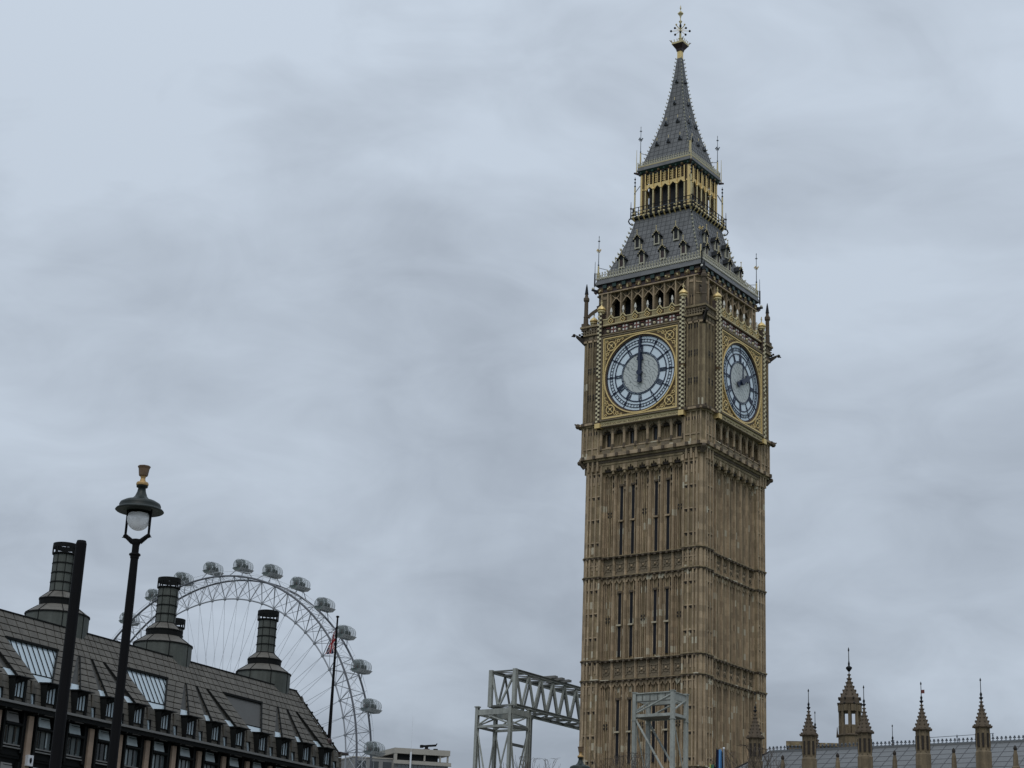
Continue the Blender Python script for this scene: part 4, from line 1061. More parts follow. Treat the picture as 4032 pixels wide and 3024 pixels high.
# ============================================================ OBSERVATION WHEEL
WC = Vector((-314.67, 265.18, 60.41)); WA = 1.66*PI/180
wheel = thing('observation_wheel', 'giant white observation wheel with glass capsules rising behind the bronze roofed offices', 'observation wheel', WC)
WT = Matrix.Translation(WC) @ Matrix.Rotation(WA, 4, 'Z')
def wp(r, t, y): return (r*math.sin(t), y, r*math.cos(t))
RO, RI, YO = 60.2, 53.6, 3.4
def rim():
    mb = MB(WT); n = 64
    for i in range(n):
        a, b = 2*PI*i/n+PH0, 2*PI*(i+1)/n+PH0
        for y, rr, r_, m in ((-YO, RO, .32, 'wheel_dark'), (YO, RO, .32, 'wheel_dark'), (0, RI, .24, 'cable')):
            k = 3
            for j in range(k): mb.tube(wp(rr, a+(b-a)*j/k, y), wp(rr, a+(b-a)*(j+1)/k, y), r_, m, 6, cap=False)
        h = (a+b)/2
        for s in (-1, 1):
            mb.tube(wp(RO, a, s*YO), wp(RI, a, 0), .14, 'cable', 5); mb.tube(wp(RO, a, s*YO), wp(RI, b, 0), .085, 'cable', 4); mb.tube(wp(RO, b, s*YO), wp(RI, a, 0), .085, 'cable', 4)
            mb.tube(wp(61.8, a, s*YO*.8), wp(61.8, b, s*YO*.8), .06, 'wheel_white', 4); mb.tube(wp(RO, a, s*YO), wp(61.8, a, s*YO*.8), .06, 'wheel_white', 4)
        mb.tube(wp(RO, a, -YO), wp(RO, a, YO), .1, 'wheel_white', 5); mb.tube(wp(RO, a, -YO), wp(RO, b, YO), .06, 'wheel_white', 4); mb.tube(wp(RO, b, -YO), wp(RO, a, YO), .06, 'wheel_white', 4)
        mb.ball(wp(RI, a, 0), .55, 'cable', 6, 4)
    return mb.build('rim', wheel)
PH0 = -.469+.0
rim_o = rim()
mb = MB(WT)
for i in range(64):
    a = 2*PI*i/64+PH0; s = 1 if i % 2 else -1
    mb.tube(wp(RI-.3, a, 0), wp(1.6, a+s*.5, s*5), .06, 'cable', 4)
    mb.tube(wp(RI-.3, a, 0), wp(1.6, a-s*.5, -s*5), .045, 'cable', 4)
mb.build('cable_spokes', wheel)
mb = MB(WT); mb.tube((0, -9, 0), (0, 16, 0), 1.9, 'wheel_white', 16); mb.tube((0, -6, 0), (0, -5, 0), 3, 'wheel_white', 16); mb.tube((0, 5, 0), (0, 6, 0), 3, 'wheel_white', 16); mb.build('hub', wheel)
for s in (-1, 1):
    mb = MB(WT); mb.tube((0, 15, 0), (s*11, 55, -58), 1.6, 'wheel_white', 12, 1.2); mb.build('support_leg', wheel)
    mb = MB(WT); mb.tube((0, 15, 0), (s*8, 105, -60), .35, 'cable', 6); mb.build('back_stay', wheel)
def capsule_mesh():
    mb = MB()
    prof = [(.05, -3.95), (1.1, -3.6), (1.75, -2.7), (2.0, -1.5), (2.05, 0), (2.0, 1.5), (1.75, 2.7), (1.1, 3.6), (.05, 3.95)]
    T = Matrix.Rotation(PI/2, 4, 'X'); mb.T = T
    mb.lathe(prof, (0, 0), 'capsule_glass', 16, False)
    mb.T = Matrix()
    # floor pan below, dark interior with people, ribs
    for y in (-2.6, -1.1, 0, 1.1, 2.6):
        rr = 2.08 if abs(y) < 2 else 1.8; mb.ring(0, 0, rr-.03, rr+.06, y-.07, y+.07, 'capsule_frame', 16)
    mb.hexa([(-1.0,-2.8,-1.85),(1.0,-2.8,-1.85),(1.0,2.8,-1.85),(-1.0,2.8,-1.85)], [(-1.9,-3.1,-.95),(1.9,-3.1,-.95),(1.9,3.1,-.95),(-1.9,3.1,-.95)], 'capsule_frame')
    mb.box(-1.2, 1.2, -3.3, 3.3, -.98, -.85, 'capsule_dark')
    rnd = random.Random(5)
    for i in range(22):
        x, y = rnd.uniform(-1.4, 1.4), rnd.uniform(-2.9, 2.9); h = rnd.uniform(1.5, 1.85)
        mb.lathe([(.22, -.9), (.3, -.4), (.34, -.9+h*.78), (.1, -.9+h*.84), (.13, -.9+h*.9), (.05, -.9+h)], (x, y), rnd.choice(['capsule_dark', 'capsule_dark', 'flag_black', 'flag_red', 'frame_dark']), 7)
    mb.box(-1.2, 1.2, -2.4, -.6, .7, 1.6, 'capsule_dark')
    for s in (-1, 1):
        mb.tube((-1.7, s*1.4, -1.2), (1.7, s*1.4, -1.2), .1, 'capsule_frame', 5)
    me = mb.build('capsule').data; o = bpy.data.objects.get('capsule'); bpy.data.objects.remove(o)
    return me
cme = capsule_mesh()
for i in range(32):
    t = 2*PI*i/32+PH0; p = WT @ Vector(wp(64, t, 0))
    o = bpy.data.objects.new('capsule', cme); COL.objects.link(o); o.parent = wheel; o.location = p-WC; o.rotation_euler = (0, 0, WA)
    mb = MB(WT)
    for s in (-1, 1):
        mb.ring(0, 0, 2.1, 2.25, 0, 0, 'cable', 4) if False else None
        for da in (-.045, .045): mb.tube(wp(RO+.3, t+da, s*2.6), wp(62.6, t+da*.35, s*1.5), .13, 'cable', 5)
    mb.tube(wp(62.6, t-.016, 1.5), wp(62.6, t+.016, 1.5), .13, 'cable', 5); mb.tube(wp(62.6, t, -1.5), wp(62.6, t, 1.5), .13, 'cable', 5); mb.tube(wp(62.6, t-.016, -1.5), wp(62.6, t+.016, -1.5), .13, 'cable', 5)
    mb.build('capsule_mount', wheel)

# ============================================================ STEEL GANTRY
def gantry():
    G = thing('steel_gantry', 'grey steel trestle tower carrying a box truss that runs behind the clock tower', 'gantry', (-17, -3.5, 0))
    X0, X1, YA, YB = -18.85, -15.1, -3.5, -.55; ZT = 26.3
    for (x, y) in ((X0, YA), (X1, YA), (X0, YB), (X1, YB)):
        mb = MB(); 
        mb.box(x-.15, x+.15, y-.17, y-.13, 0, ZT, 'galvanised'); mb.box(x-.15, x+.15, y+.13, y+.17, 0, ZT, 'galvanised'); mb.box(x-.03, x+.03, y-.15, y+.15, 0, ZT, 'galvanised_dull'); mb.box(x-.13, x-.12, y-.13, y+.13, 0, ZT, 'galvanised_dull')
        for z in (ZT-.03, 19.5, 12): mb.box(x-.22, x+.22, y-.22, y+.22, z-.06, z+.05, 'galvanised')
        mb.build('column', G)
    for z, h in ((26.0, .5), (24.55, .22), (17., .22), (9., .22), (1., .22)):
        mb = MB()
        for y in (YA, YB): mb.box(X0-.1, X1+.1, y-.1, y+.1, z-h, z, 'galvanised')
        for x in (X0, X1): mb.box(x-.1, x+.1, YA+.1, YB-.1, z-h+.003, z-.003, 'galvanised' if h > .3 else 'galvanised_dull')
        mb.build('frame_beam', G)
    mb = MB()
    def X(p, q): mb.tube(p, q, .085, 'galvanised', 6)
    for y in (YA, YB):
        X((X0, y, 25.9), (X1-.1, y, 24.6)); X((X0+.1, y, 24.6), (-17., y, 25.5))
        for z1, z0 in ((24.4, 17), (16.8, 9), (8.8, 1)):
            X((X0, y, z1), ((X0+X1)/2, y, z0)); X(((X0+X1)/2, y, z0), (X1, y, z1))
    for x in (X0, X1):
        X((x, YA, 24.5), (x, YB, 25.6))
        for z1, z0 in ((24.4, 17), (16.8, 9), (8.8, 1)):
            X((x, YA, z1), (x, (YA+YB)/2, z0)); X((x, (YA+YB)/2, z0), (x, YB, z1))
    mb.tube((X0, YA, 24.5), (X1, YB, 24.5), .07, 'galvanised_dull', 5)
    mb.build('cross_brace', G)
    # truss
    xa, xb, y0, y1, z0, z1 = -18.0, -15.3, -2.72, 26, 26.42, 29.6
    mb = MB()
    for x in (xa, xb):
        GV = 'galvanised' if x == xb else 'galvanised_dull'  # far side of the same steel darker, its shade put into the colour
        for z in (z0, z1):
            mb.box(x-.14, x+.14, y0, y1, z-.14, z-.1, 'galvanised'); mb.box(x-.14, x+.14, y0, y1, z+.1, z+.14, 'galvanised'); mb.box(x-.04, x+.04, y0, y1, z-.1, z+.1, 'galvanised_dull')
        mb.box(x-.18, x+.18, y0-.18, y0+.18, z0-.1, z1+.15, 'galvanised')
        p = 2.05; y = y0+.2; j = 0
        while y < y1-1:
            mb.beam((x, y, z1-.1) if j % 2 == 0 else (x, y, z0+.1), (x, y+p/2, z0+.1) if j % 2 == 0 else (x, y+p/2, z1-.1), .15, .15, GV)
            y += p/2; j += 1
    y = y0; j = 0
    while y < y1:
        mb.beam((xa, y, z1), (xb, y, z1), .14, .14, 'galvanised_dull'); mb.beam((xa, y, z0), (xb, y, z0), .14, .14, 'galvanised_dull')
        mb.tube((xa, y, z1), (xb, y+2.05, z1), .06, 'galvanised_dull', 5); mb.tube((xb if j % 2 else xa, y, z0), (xa if j % 2 else xb, y+2.05, z0), .06, 'galvanised_dull', 5)
        y += 2.05; j += 1
    mb.beam((xa, y0, z1-.1), (xa+.9, y0, z0+.1), .16, .16, 'galvanised'); mb.beam((xb, y0, z1-.2), (xa+1.1, y0, z0+.1), .16, .16, 'galvanised')
    for yy in (3.2, 4.4, 5.6): mb.box(xa+.6, xb-.1+.6, yy, yy+.5, z1+.2, z1+.42, 'sill_grey')
    mb.build('truss', G)
    mb = MB(); mb.box(-17.2, -17.0, 2.7, 2.9, 0, 26.2, 'galvanised_dull'); mb.box(-17.25, -16.95, 2.65, 2.95, 25.9, 26.3, 'galvanised_dull'); mb.beam((-17.1, 2.7, 23.2), (-17.1, YB, 23.2), .16, .25, 'galvanised_dull'); mb.build('prop', G)
    for x in (-18, -15.3):
        mb = MB(); mb.box(x-.18, x+.18, 24.6, 25, 0, 26.3, 'galvanised'); mb.build('column', G)
gantry()
def trestle():
    G = thing('steel_trestle', 'pale grey steel trestle standing free in front of the clock tower', 'trestle', (10.2, -20, 0))
    X0, X1, YA, YB, ZT = 8.57, 11.88, -20.97, -18.95, 23.42
    for (x, y) in ((X0, YA), (X1, YA), (X0, YB), (X1, YB)):
        mb = MB(); mb.box(x-.14, x+.14, y-.14, y-.1, 0, ZT, 'galvanised'); mb.box(x-.14, x+.14, y+.1, y+.14, 0, ZT, 'galvanised'); mb.box(x-.11, x+.11, y-.1, y+.1, 0, ZT, 'galvanised')
        for z in (ZT-.02, 21.3, 15, 8): mb.box(x-.18, x+.18, y-.18, y+.18, z-.03, z+.03, 'galvanised')
        mb.build('column', G)
    mb = MB()
    for y in (YA+.05, YB): mb.box(X0+.15, X1-.15, y-.05, y+.05, 22.75, 23.3, 'galvanised'); mb.box(X0+.15, X1-.15, y-.16, y+.12, 23.28, 23.36, 'galvanised'); mb.box(X0+.15, X1-.15, y-.12, y+.12, 22.7, 22.75, 'galvanised_dull')
    for x in (X0, X1): mb.box(x-.05, x+.05, YA+.15, YB-.15, 22.75, 23.3, 'galvanised'); mb.box(x-.12, x+.12, YA+.15, YB-.15, 23.28, 23.34, 'galvanised')
    for i in range(1, 5): xx = X0+(X1-X0)*i/5; mb.box(xx-.03, xx+.03, YA-.06, YA+.02, 22.8, 23.28, 'galvanised_dull')
    mb.build('frame_beam', G)
    for z in (21.75, 14.5, 7.5):
        mb = MB()
        for y in (YA, YB): mb.box(X0-.09, X1+.09, y-.09, y+.09, z-.22, z, 'galvanised')
        for x in (X0, X1): mb.box(x-.09, x+.09, YA+.09, YB-.09, z-.217, z-.003, 'galvanised')
        if z > 20: mb.box(X0+.09, X1-.09, YA+.09, YB-.09, 21.6, 21.66, 'galvanised_dull')
        mb.build('frame_beam', G)
    mb = MB()
    for y in (YA, YB):
        mb.tube((X0, y, 21.8), (X1, y, 23.2), .085, 'galvanised', 6); mb.tube((X0, y, 21.5), (X1-.4, y, 17.0), .085, 'galvanised', 6); mb.tube((X1-.4, y, 17), (X0, y, 14.5), .08, 'galvanised', 6); mb.tube((X0, y, 14.3), (X1, y, 7.7), .085, 'galvanised', 6); mb.tube((X1, y, 7.3), (X0, y, 1), .085, 'galvanised', 6)
    for x in (X0, X1):
        mb.tube((x, YA, 21.9), (x, YB, 23.), .08, 'galvanised', 6); mb.tube((x, YA, 21.5), (x, YB, 16.8), .05, 'galvanised', 6); mb.tube((x, YB, 14.3), (x, YA, 7.7), .06, 'galvanised', 6)
    mb.box(10.5, 10.8, YA-.2, YA-.1, 22.0, 22.6, 'sill_grey') if False else None
    mb.build('cross_brace', G)
trestle()

# ============================================================ PALACE RANGE (right)
palace = thing('palace_building', 'long Gothic range with grey crested roof and a row of crocketed stone turrets', 'building', (25, -14, 0))
def crocket_spire(mb, x, y, z0, z1, r0, m, rows=7, n=8, ck=.09, pw=1.4):
    prof = []
    for j in range(rows+1):
        f = j/rows; prof.append((r0*(1-f)**pw+.035, z0+(z1-z0)*f))
    mb.lathe(prof, (x, y), m, n)
    for j in range(rows):
        f = j/rows; r_ = r0*(1-f)**pw+.035; z = z0+(z1-z0)*f
        for q in range(n): t = 2*PI*q/n; mb.ball((x+(r_+ck*.5)*math.cos(t), y+(r_+ck*.5)*math.sin(t), z+.02), ck*(1-.35*f), m, 5, 3)
def palace_turret(x, y, zc, s=1., parent=palace, top=3.45, below=8., name='turret'):
    mb = MB()
    mb.lathe([(.58*s, zc-below), (.58*s, zc-1.75*s), (.5*s, zc-1.65*s), (.46*s, zc-1.5*s), (.46*s, zc)], (x, y), 'stone_weathered', 8)
    mb.lathe([(.46*s, zc-.12*s), (.66*s, zc-.03*s), (.66*s, zc+.05*s), (.5*s, zc+.1*s)], (x, y), 'stone_dark', 8)
    for q in range(8):
        t = 2*PI*(q+.5)/8; c, s_ = math.cos(t), math.sin(t)
        mb.beam((x+.44*s*c, y+.44*s*s_, zc-1.4*s), (x+.44*s*c, y+.44*s*s_, zc-.45*s), .13*s, .13*s, 'stone_black_and_shade')
        t = 2*PI*q/8; c, s_ = math.cos(t), math.sin(t); mb.tube((x+.47*s*c, y+.47*s*s_, zc-1.6*s), (x+.47*s*c, y+.47*s*s_, zc), .06*s, 'stone_weathered', 5)
        mb.ball((x+.68*s*c, y+.68*s*s_, zc+.02), .07*s, 'stone_dark', 5, 3)
    crocket_spire(mb, x, y, zc+.1*s, zc+2.0*s, .5*s, 'stone_dark', ck=.075*s)
    mb.lathe([(.05*s, zc+1.9*s), (.17*s, zc+2.05*s), (.05*s, zc+2.12*s), (.1*s, zc+2.3*s), (.03*s, zc+2.45*s), (.025*s, zc+top*s-.25), (.07*s, zc+top*s-.17), (.01, zc+top*s)], (x, y), 'iron_dark', 6)
    return mb.build(name, parent)
for k in range(6): palace_turret(16.44+4.42*k, -16.44, 20.25)
vane = MB(); xv = 16.44+4.42*3; vane.box(xv, xv+.25, -16.46, -16.42, 22.85, 23.1, 'red_paint'); vane.build('vane', palace)
for k in range(6):
    x = 18.7+4.42*k; mb = MB(); mb.lathe([(.34, 14), (.3, 17.4), (.2, 17.5), (.17, 18.2), (.1, 18.55)], (x, -16.44), 'stone_weathered', 6); mb.lathe([(.05, 18.5), (.12, 18.6), (.14, 18.7), (.1, 18.8), (.03, 18.9)], (x, -16.44), 'stone_black_and_shade', 8); mb.build('pinnacle', palace)
mb = MB(); mb.box(12.2, 46, -16.3, -6.5, 0, 17.2, 'stone'); mb.box(12.2, 46, -16.6, -16.3, 16.5, 17.3, 'stone_band')
mb.box(12.2, 46, -16.5, -16.3, 9, 9.4, 'stone_rib')
for k in range(7):
    x = 14.3+4.42*k
    for dx in (.9, 2.1):
        for z in (2.5, 10.5): mb.box(x+dx, x+dx+.9, -16.32, -16.25, z, z+4.5, 'slit_glass'); mb.box(x+dx+.4, x+dx+.5, -16.4, -16.3, z, z+4.5, 'stone_rib'); mb.box(x+dx-.1, x+dx+1., -16.4, -16.3, z+4.5, z+4.7, 'stone_rib')
mb.build('wall', palace)
for k in range(6):
    mb = MB(); x = 16.44+4.42*k; mb.box(x-.5, x+.5, -16.9, -16.3, 0, 14, 'stone'); mb.build('buttress', palace)
mb = MB()      # roof: two slopes with lead rolls, hipped at the left end
xl, xr, ye, yr, ze, zr = 12.4, 46., -16.1, -11.4, 17.2, 19.85
mb.add([(xl, ye, ze), (xr, ye, ze), (xr, yr, zr), (xl+2.6, yr, zr), (xl, -6.7, ze), (xr, -6.7, ze)], [(0,1,2,3), (4,3,2,5)], 'palace_roof'); mb.add([(xl, ye, ze), (xl+2.6, yr, zr), (xl, -6.7, ze)], [(0,1,2)], 'palace_roof')
n = Vector((0, -(zr-ze), (yr-ye))).normalized()
for i in range(1, 36):
    x = xl+i*.95
    if x < xl+2.6: f = (x-xl)/2.6
    else: f = 1
    mb.beam((x, ye, ze), (x, ye+(yr-ye)*f, ze+(zr-ze)*f), .05, .04, 'slate_seam')
for j in range(1, 6): f = j/6; mb.beam((xl+2.6*f, ye+(yr-ye)*f, ze+(zr-ze)*f), (xr, ye+(yr-ye)*f, ze+(zr-ze)*f), .04, .03, 'slate_seam')
mb.beam((xl, ye, ze), (xl+2.6, yr, zr), .14, .14, 'iron_dark')
mb.box(xl+2.6, xr, yr-.1, yr+.1, zr-.05, zr+.1, 'palace_roof')
rf2 = mb.build('roof', palace)
mb = MB(); x = xl+2.7
while x < xr:
    mb.tube((x, yr, zr+.1), (x, yr, zr+.32), .03, 'iron_grey', 4); mb.ball((x, yr, zr+.4), .075, 'iron_grey', 5, 4); mb.ball((x-.07, yr, zr+.31), .05, 'iron_grey', 5, 3); mb.ball((x+.07, yr, zr+.31), .05, 'iron_grey', 5, 3)
    mb.beam((x, yr, zr+.2), (x+.16, yr, zr+.12), .03, .03, 'iron_grey'); mb.beam((x+.16, yr, zr+.12), (x+.32, yr, zr+.2), .03, .03, 'iron_grey'); x += .32
mb.box(xl+2.6, xr, yr-.03, yr+.03, zr+.09, zr+.13, 'iron_grey'); mb.build('ridge_cresting', rf2)
mb = MB()
for x in (30.2, 32.9): mb.tube((x, yr+.3, zr), (x, yr+.3, zr+.75), .03, 'iron_grey', 5); mb.ball((x, yr+.3, zr+.6), .07, 'iron_grey', 5, 3)
mb.tube((27.5, yr+.3, zr+.62), (33, yr+.3, zr+.72), .02, 'iron_grey', 4); mb.build('safety_rail', rf2)
# tall octagonal lantern turret, farther back
def px_build(x, ytop, dist):
    p = at(x, ytop, dist); return p
pt_ = at(3341, 2549, 195)
def tall_turret():
    T = thing('stair_turret', 'tallest octagonal stone turret with open lancets rising behind the grey palace roof', 'turret', (pt_.x, pt_.y, 0))
    x, y, zt = pt_.x, pt_.y, pt_.z
    m = 1/ (FPX/195*1.0)*1.02       # metres per photo pixel here
    Z = lambda py: zt-(py-2549)*m*1.0
    mb = MB(); zc_ = Z(2770)
    R_ = 1.02
    mb.lathe([(1.35, 0), (1.35, Z(2888)), (1.25, Z(2885))], (x, y), 'stone_weathered', 8); mb.lathe([(1.2, Z(2889)), (1.5, Z(2886)), (1.5, Z(2883)), (1.1, Z(2878))], (x, y), 'stone_dark', 8)
    for q in range(8):
        t = 2*PI*(q+.5)/8; c, s = math.cos(t), math.sin(t)
        mb.beam((x+R_*c, y+R_*s, Z(2885)), (x+R_*c, y+R_*s, zc_), .26, .26, 'stone_weathered')
        t = 2*PI*(q)/8; c, s = math.cos(t), math.sin(t)
        mb.beam((x+R_*.95*c, y+R_*.95*s, Z(2885)), (x+R_*.95*c, y+R_*.95*s, Z(2850)), .8, .2, 'stone_weathered') if False else None
        mb.tube((x+R_*.97*c, y+R_*.97*s, Z(2885)), (x+R_*.97*c, y+R_*.97*s, Z(2850)), .3, 'stone_weathered', 6); mb.tube((x+R_*.97*c, y+R_*.97*s, Z(2795)), (x+R_*.97*c, y+R_*.97*s, zc_), .33, 'stone_weathered', 6)
        mb.tube((x+1.5*c, y+1.5*s, Z(2888)), (x+1.5*c, y+1.5*s, Z(2850)), .12, 'stone_dark', 5, .03) if q % 2 == 0 else None
    for py in (2850, 2795): mb.lathe([(1.08, Z(py)), (1.08, Z(py)+.12)], (x, y), 'stone_band', 8)
    mb.lathe([(1.1, zc_), (1.3, zc_+.06), (1.3, zc_+.2), (1.1, zc_+.25), (1.1, Z(2745))], (x, y), 'stone_dark', 8)
    for q in range(8): t = 2*PI*q/8; mb.ball((x+1.3*math.cos(t), y+1.3*math.sin(t), zc_+.1), .13, 'stone_black_and_shade', 5, 3); mb.ball((x+1.18*math.cos(t), y+1.18*math.sin(t), Z(2746)), .14, 'stone_black_and_shade', 5, 3)
    crocket_spire(mb, x, y, Z(2745), Z(2640), 1.08, 'stone_dark', 7, 8, .12, 1.7)
    mb.lathe([(.1, Z(2642)), (.36, Z(2630)), (.36, Z(2626)), (.1, Z(2620)), (.12, Z(2612)), (.05, Z(2600)), (.04, Z(2566)), (.1, Z(2560)), (.02, Z(2549))], (x, y), 'iron_dark', 6)
    mb.build('shaft', T)
tall_turret()
def thin_turret(px_, pytop, dist, label):
    p = at(px_, pytop, dist); T = thing('slender_turret', label, 'turret', (p.x, p.y, 0)); s = dist/130*.82
    palace_turret(p.x, p.y, p.z-3.45*s, s, T, below=min(30, p.z-3.45*s), name='shaft')
thin_turret(3208.5, 2800, 168, 'slender dark turret peeping out just right of the first stone turret beside the clock tower')
thin_turret(3513, 2852, 175, 'thin dark turret tip above the grey roof crest, between two bigger stone turrets')
# low block behind the roof
a, b = at(3102, 2925, 215), at(3305, 2926, 215)
mb = MB(); z1 = a.z; dx = (b-a); dx.z = 0; L_ = dx.length; ang = math.atan2(dx.y, dx.x)
mb.T = Matrix.Translation((a.x, a.y, 0)) @ Matrix.Rotation(ang, 4, 'Z'); mb.box(0, L_, 0, 9, 0, z1-.35, 'stone_band'); 
bb = thing('parapeted_block', 'low flat-topped stone block showing just above the palace roof by the left turrets', 'building', (a.x, a.y, 0))
mb.build('wall', bb); T_ = mb.T; mb = MB(T_); mb.box(-.2, L_+.2, -.2, 9.2, z1-.35, z1+.05, 'stone'); mb.box(-.2, L_*.5, -.2, 9, z1+.05, z1+.2, 'stone_band')
mb.build('parapet', bb)
for i in range(5): mb = MB(T_); mb.box(.8+i*L_/5, 2.+i*L_/5, -.03, .1, z1-2., z1-.7, 'slit_glass'); mb.build('window', bb)

# ============================================================ FAR OFFICE BLOCK
def far_block():
    D = 640; m = D/FPX
    P = lambda x, y: at(1300+x/4.022, 2850+y/4.022, D)
    c = P(1040, 420); l = P(800, 330); r = P(1890, 430)
    ax = Vector((.86, .28, 0)).normalized()
    T = thing('concrete_office_block', 'distant flat-roofed concrete office block with banded windows beyond the wheel', 'office building', (c.x, c.y, 0))
    # right face runs from the corner c away to r, left face back towards l
    rx = Vector((RT.x, RT.y, 0)).normalized(); fx = Vector((FW.x, FW.y, 0)).normalized()
    W_ = (r-c).dot(rx); WL = (c-l).dot(rx)
    M_ = Matrix(((rx.x*.985+fx.x*.17, -rx.x*.45+fx.x*.9, 0, c.x), (rx.y*.985+fx.y*.17, -rx.y*.45+fx.y*.9, 0, c.y), (0, 0, 1, 0), (0, 0, 0, 1)))
    H_ = c.z; WR = W_; LL = WL/.45*1.1+6
    mb = MB(M_); mb.box(0, WR, 0, LL, 0, H_-3.2, 'concrete_grey')
    mb.box(.6, WR-3.5, .6, LL, H_-3.2, H_-1., 'frame_dark'); mb.build('wall', T)
    mb = MB(M_); mb.box(-.6, WR+.3, -.6, LL+1, H_-1.0, H_+.9, 'concrete'); mb.box(WR-3.2, WR-2.7, -.2, .3, H_-3.2, H_-1, 'concrete'); mb.box(WR-.5, WR, -.2, .3, H_-3.2, H_-1, 'concrete'); mb.box(-.5, .4, -.5, .4, H_-3.3, H_-1, 'concrete'); mb.box(10, 10.5, -.3, .2, H_-3.2, H_-1, 'concrete')
    mb.build('roof_slab', T)
    for k in range(14):
        z = H_-3.4-3.3*k
        if z < 4: break
        mb = MB(M_); mb.box(-.8, WR+.6, -1.1, .1, z-1.2, z, 'concrete' if k % 2 == 0 else 'concrete_grey'); mb.box(-.9, WR+.7, -1.2, -.9, z-1.3, z-1.15, 'sill_grey'); mb.build('balcony_band', T)
        mb = MB(M_)
        for i in range(12): mb.box(1+i*(WR-2)/12, 1+(i+.86)*(WR-2)/12, -.06, .05, z-3.1, z-1.4, 'window_glass')
        mb.build('window_band', T)
        for i in range(4):
            y = 1.5+i*(LL-3)/4; mb = MB(M_); mb.box(-.05, .1, y, y+(LL-3)/4*.75, z-2.6, z-.3, 'window_dark'); mb.box(-.25, .0, y-.3, y, z-3., z, 'concrete'); mb.build('window', T)
    mb = MB(M_); mb.box(-14, -.01, 2, LL, 0, H_-3, 'concrete_grey'); mb.box(-14.2, 0, 1.8, LL+.2, H_-3, H_-2.6, 'concrete')
    for i in range(3): mb.box(-12.5+i*4.5, -9.5+i*4.5, 1.92, 2.02, H_-9, H_-4, 'window_dark')
    mb.build('side_wing', T)
    mb = MB(M_); mb.tube((4.5, -2.2, 0), (4.5, -2.2, H_+12), .12, 'wheel_white', 5, .04); mb.tube((4.5, -2.2, 0), (4.5, -2.2, H_-.5), .3, 'wheel_white', 6); mb.build('mast', T)
    cr = thing('rooftop_crane', 'dark window-cleaning crane arm on top of the distant concrete block', 'crane', M_ @ Vector((12.5, 4, H_+.9)))
    mb = MB(M_); mb.box(11.7, 13.3, 3.2, 4.8, H_+.9, H_+1.6, 'maroon'); mb.box(12.1, 12.9, 3.5, 4.5, H_+1.6, H_+2.3, 'frame_dark'); mb.build('base', cr)
    mb = MB(M_); mb.beam((10.6, 4, H_+2.4), (15.8, 4, H_+3.0), .7, .7, 'frame_dark'); mb.beam((15.8, 4, H_+3.0), (16.2, 4, H_+3.7), .3, .3, 'frame_dark'); mb.box(10.3, 11.2, 3.5, 4.5, H_+1.9, H_+2.9, 'frame_dark'); mb.build('jib', cr)
    mb = MB(M_); mb.box(15.2, 16.4, 3.6, 4.6, H_+1.3, H_+1.8, 'frame_dark'); mb.tube((15.8, 4, H_+.8), (15.8, 4, H_+1.4), .12, 'frame_dark', 5); mb.build('cradle', cr)
far_block()

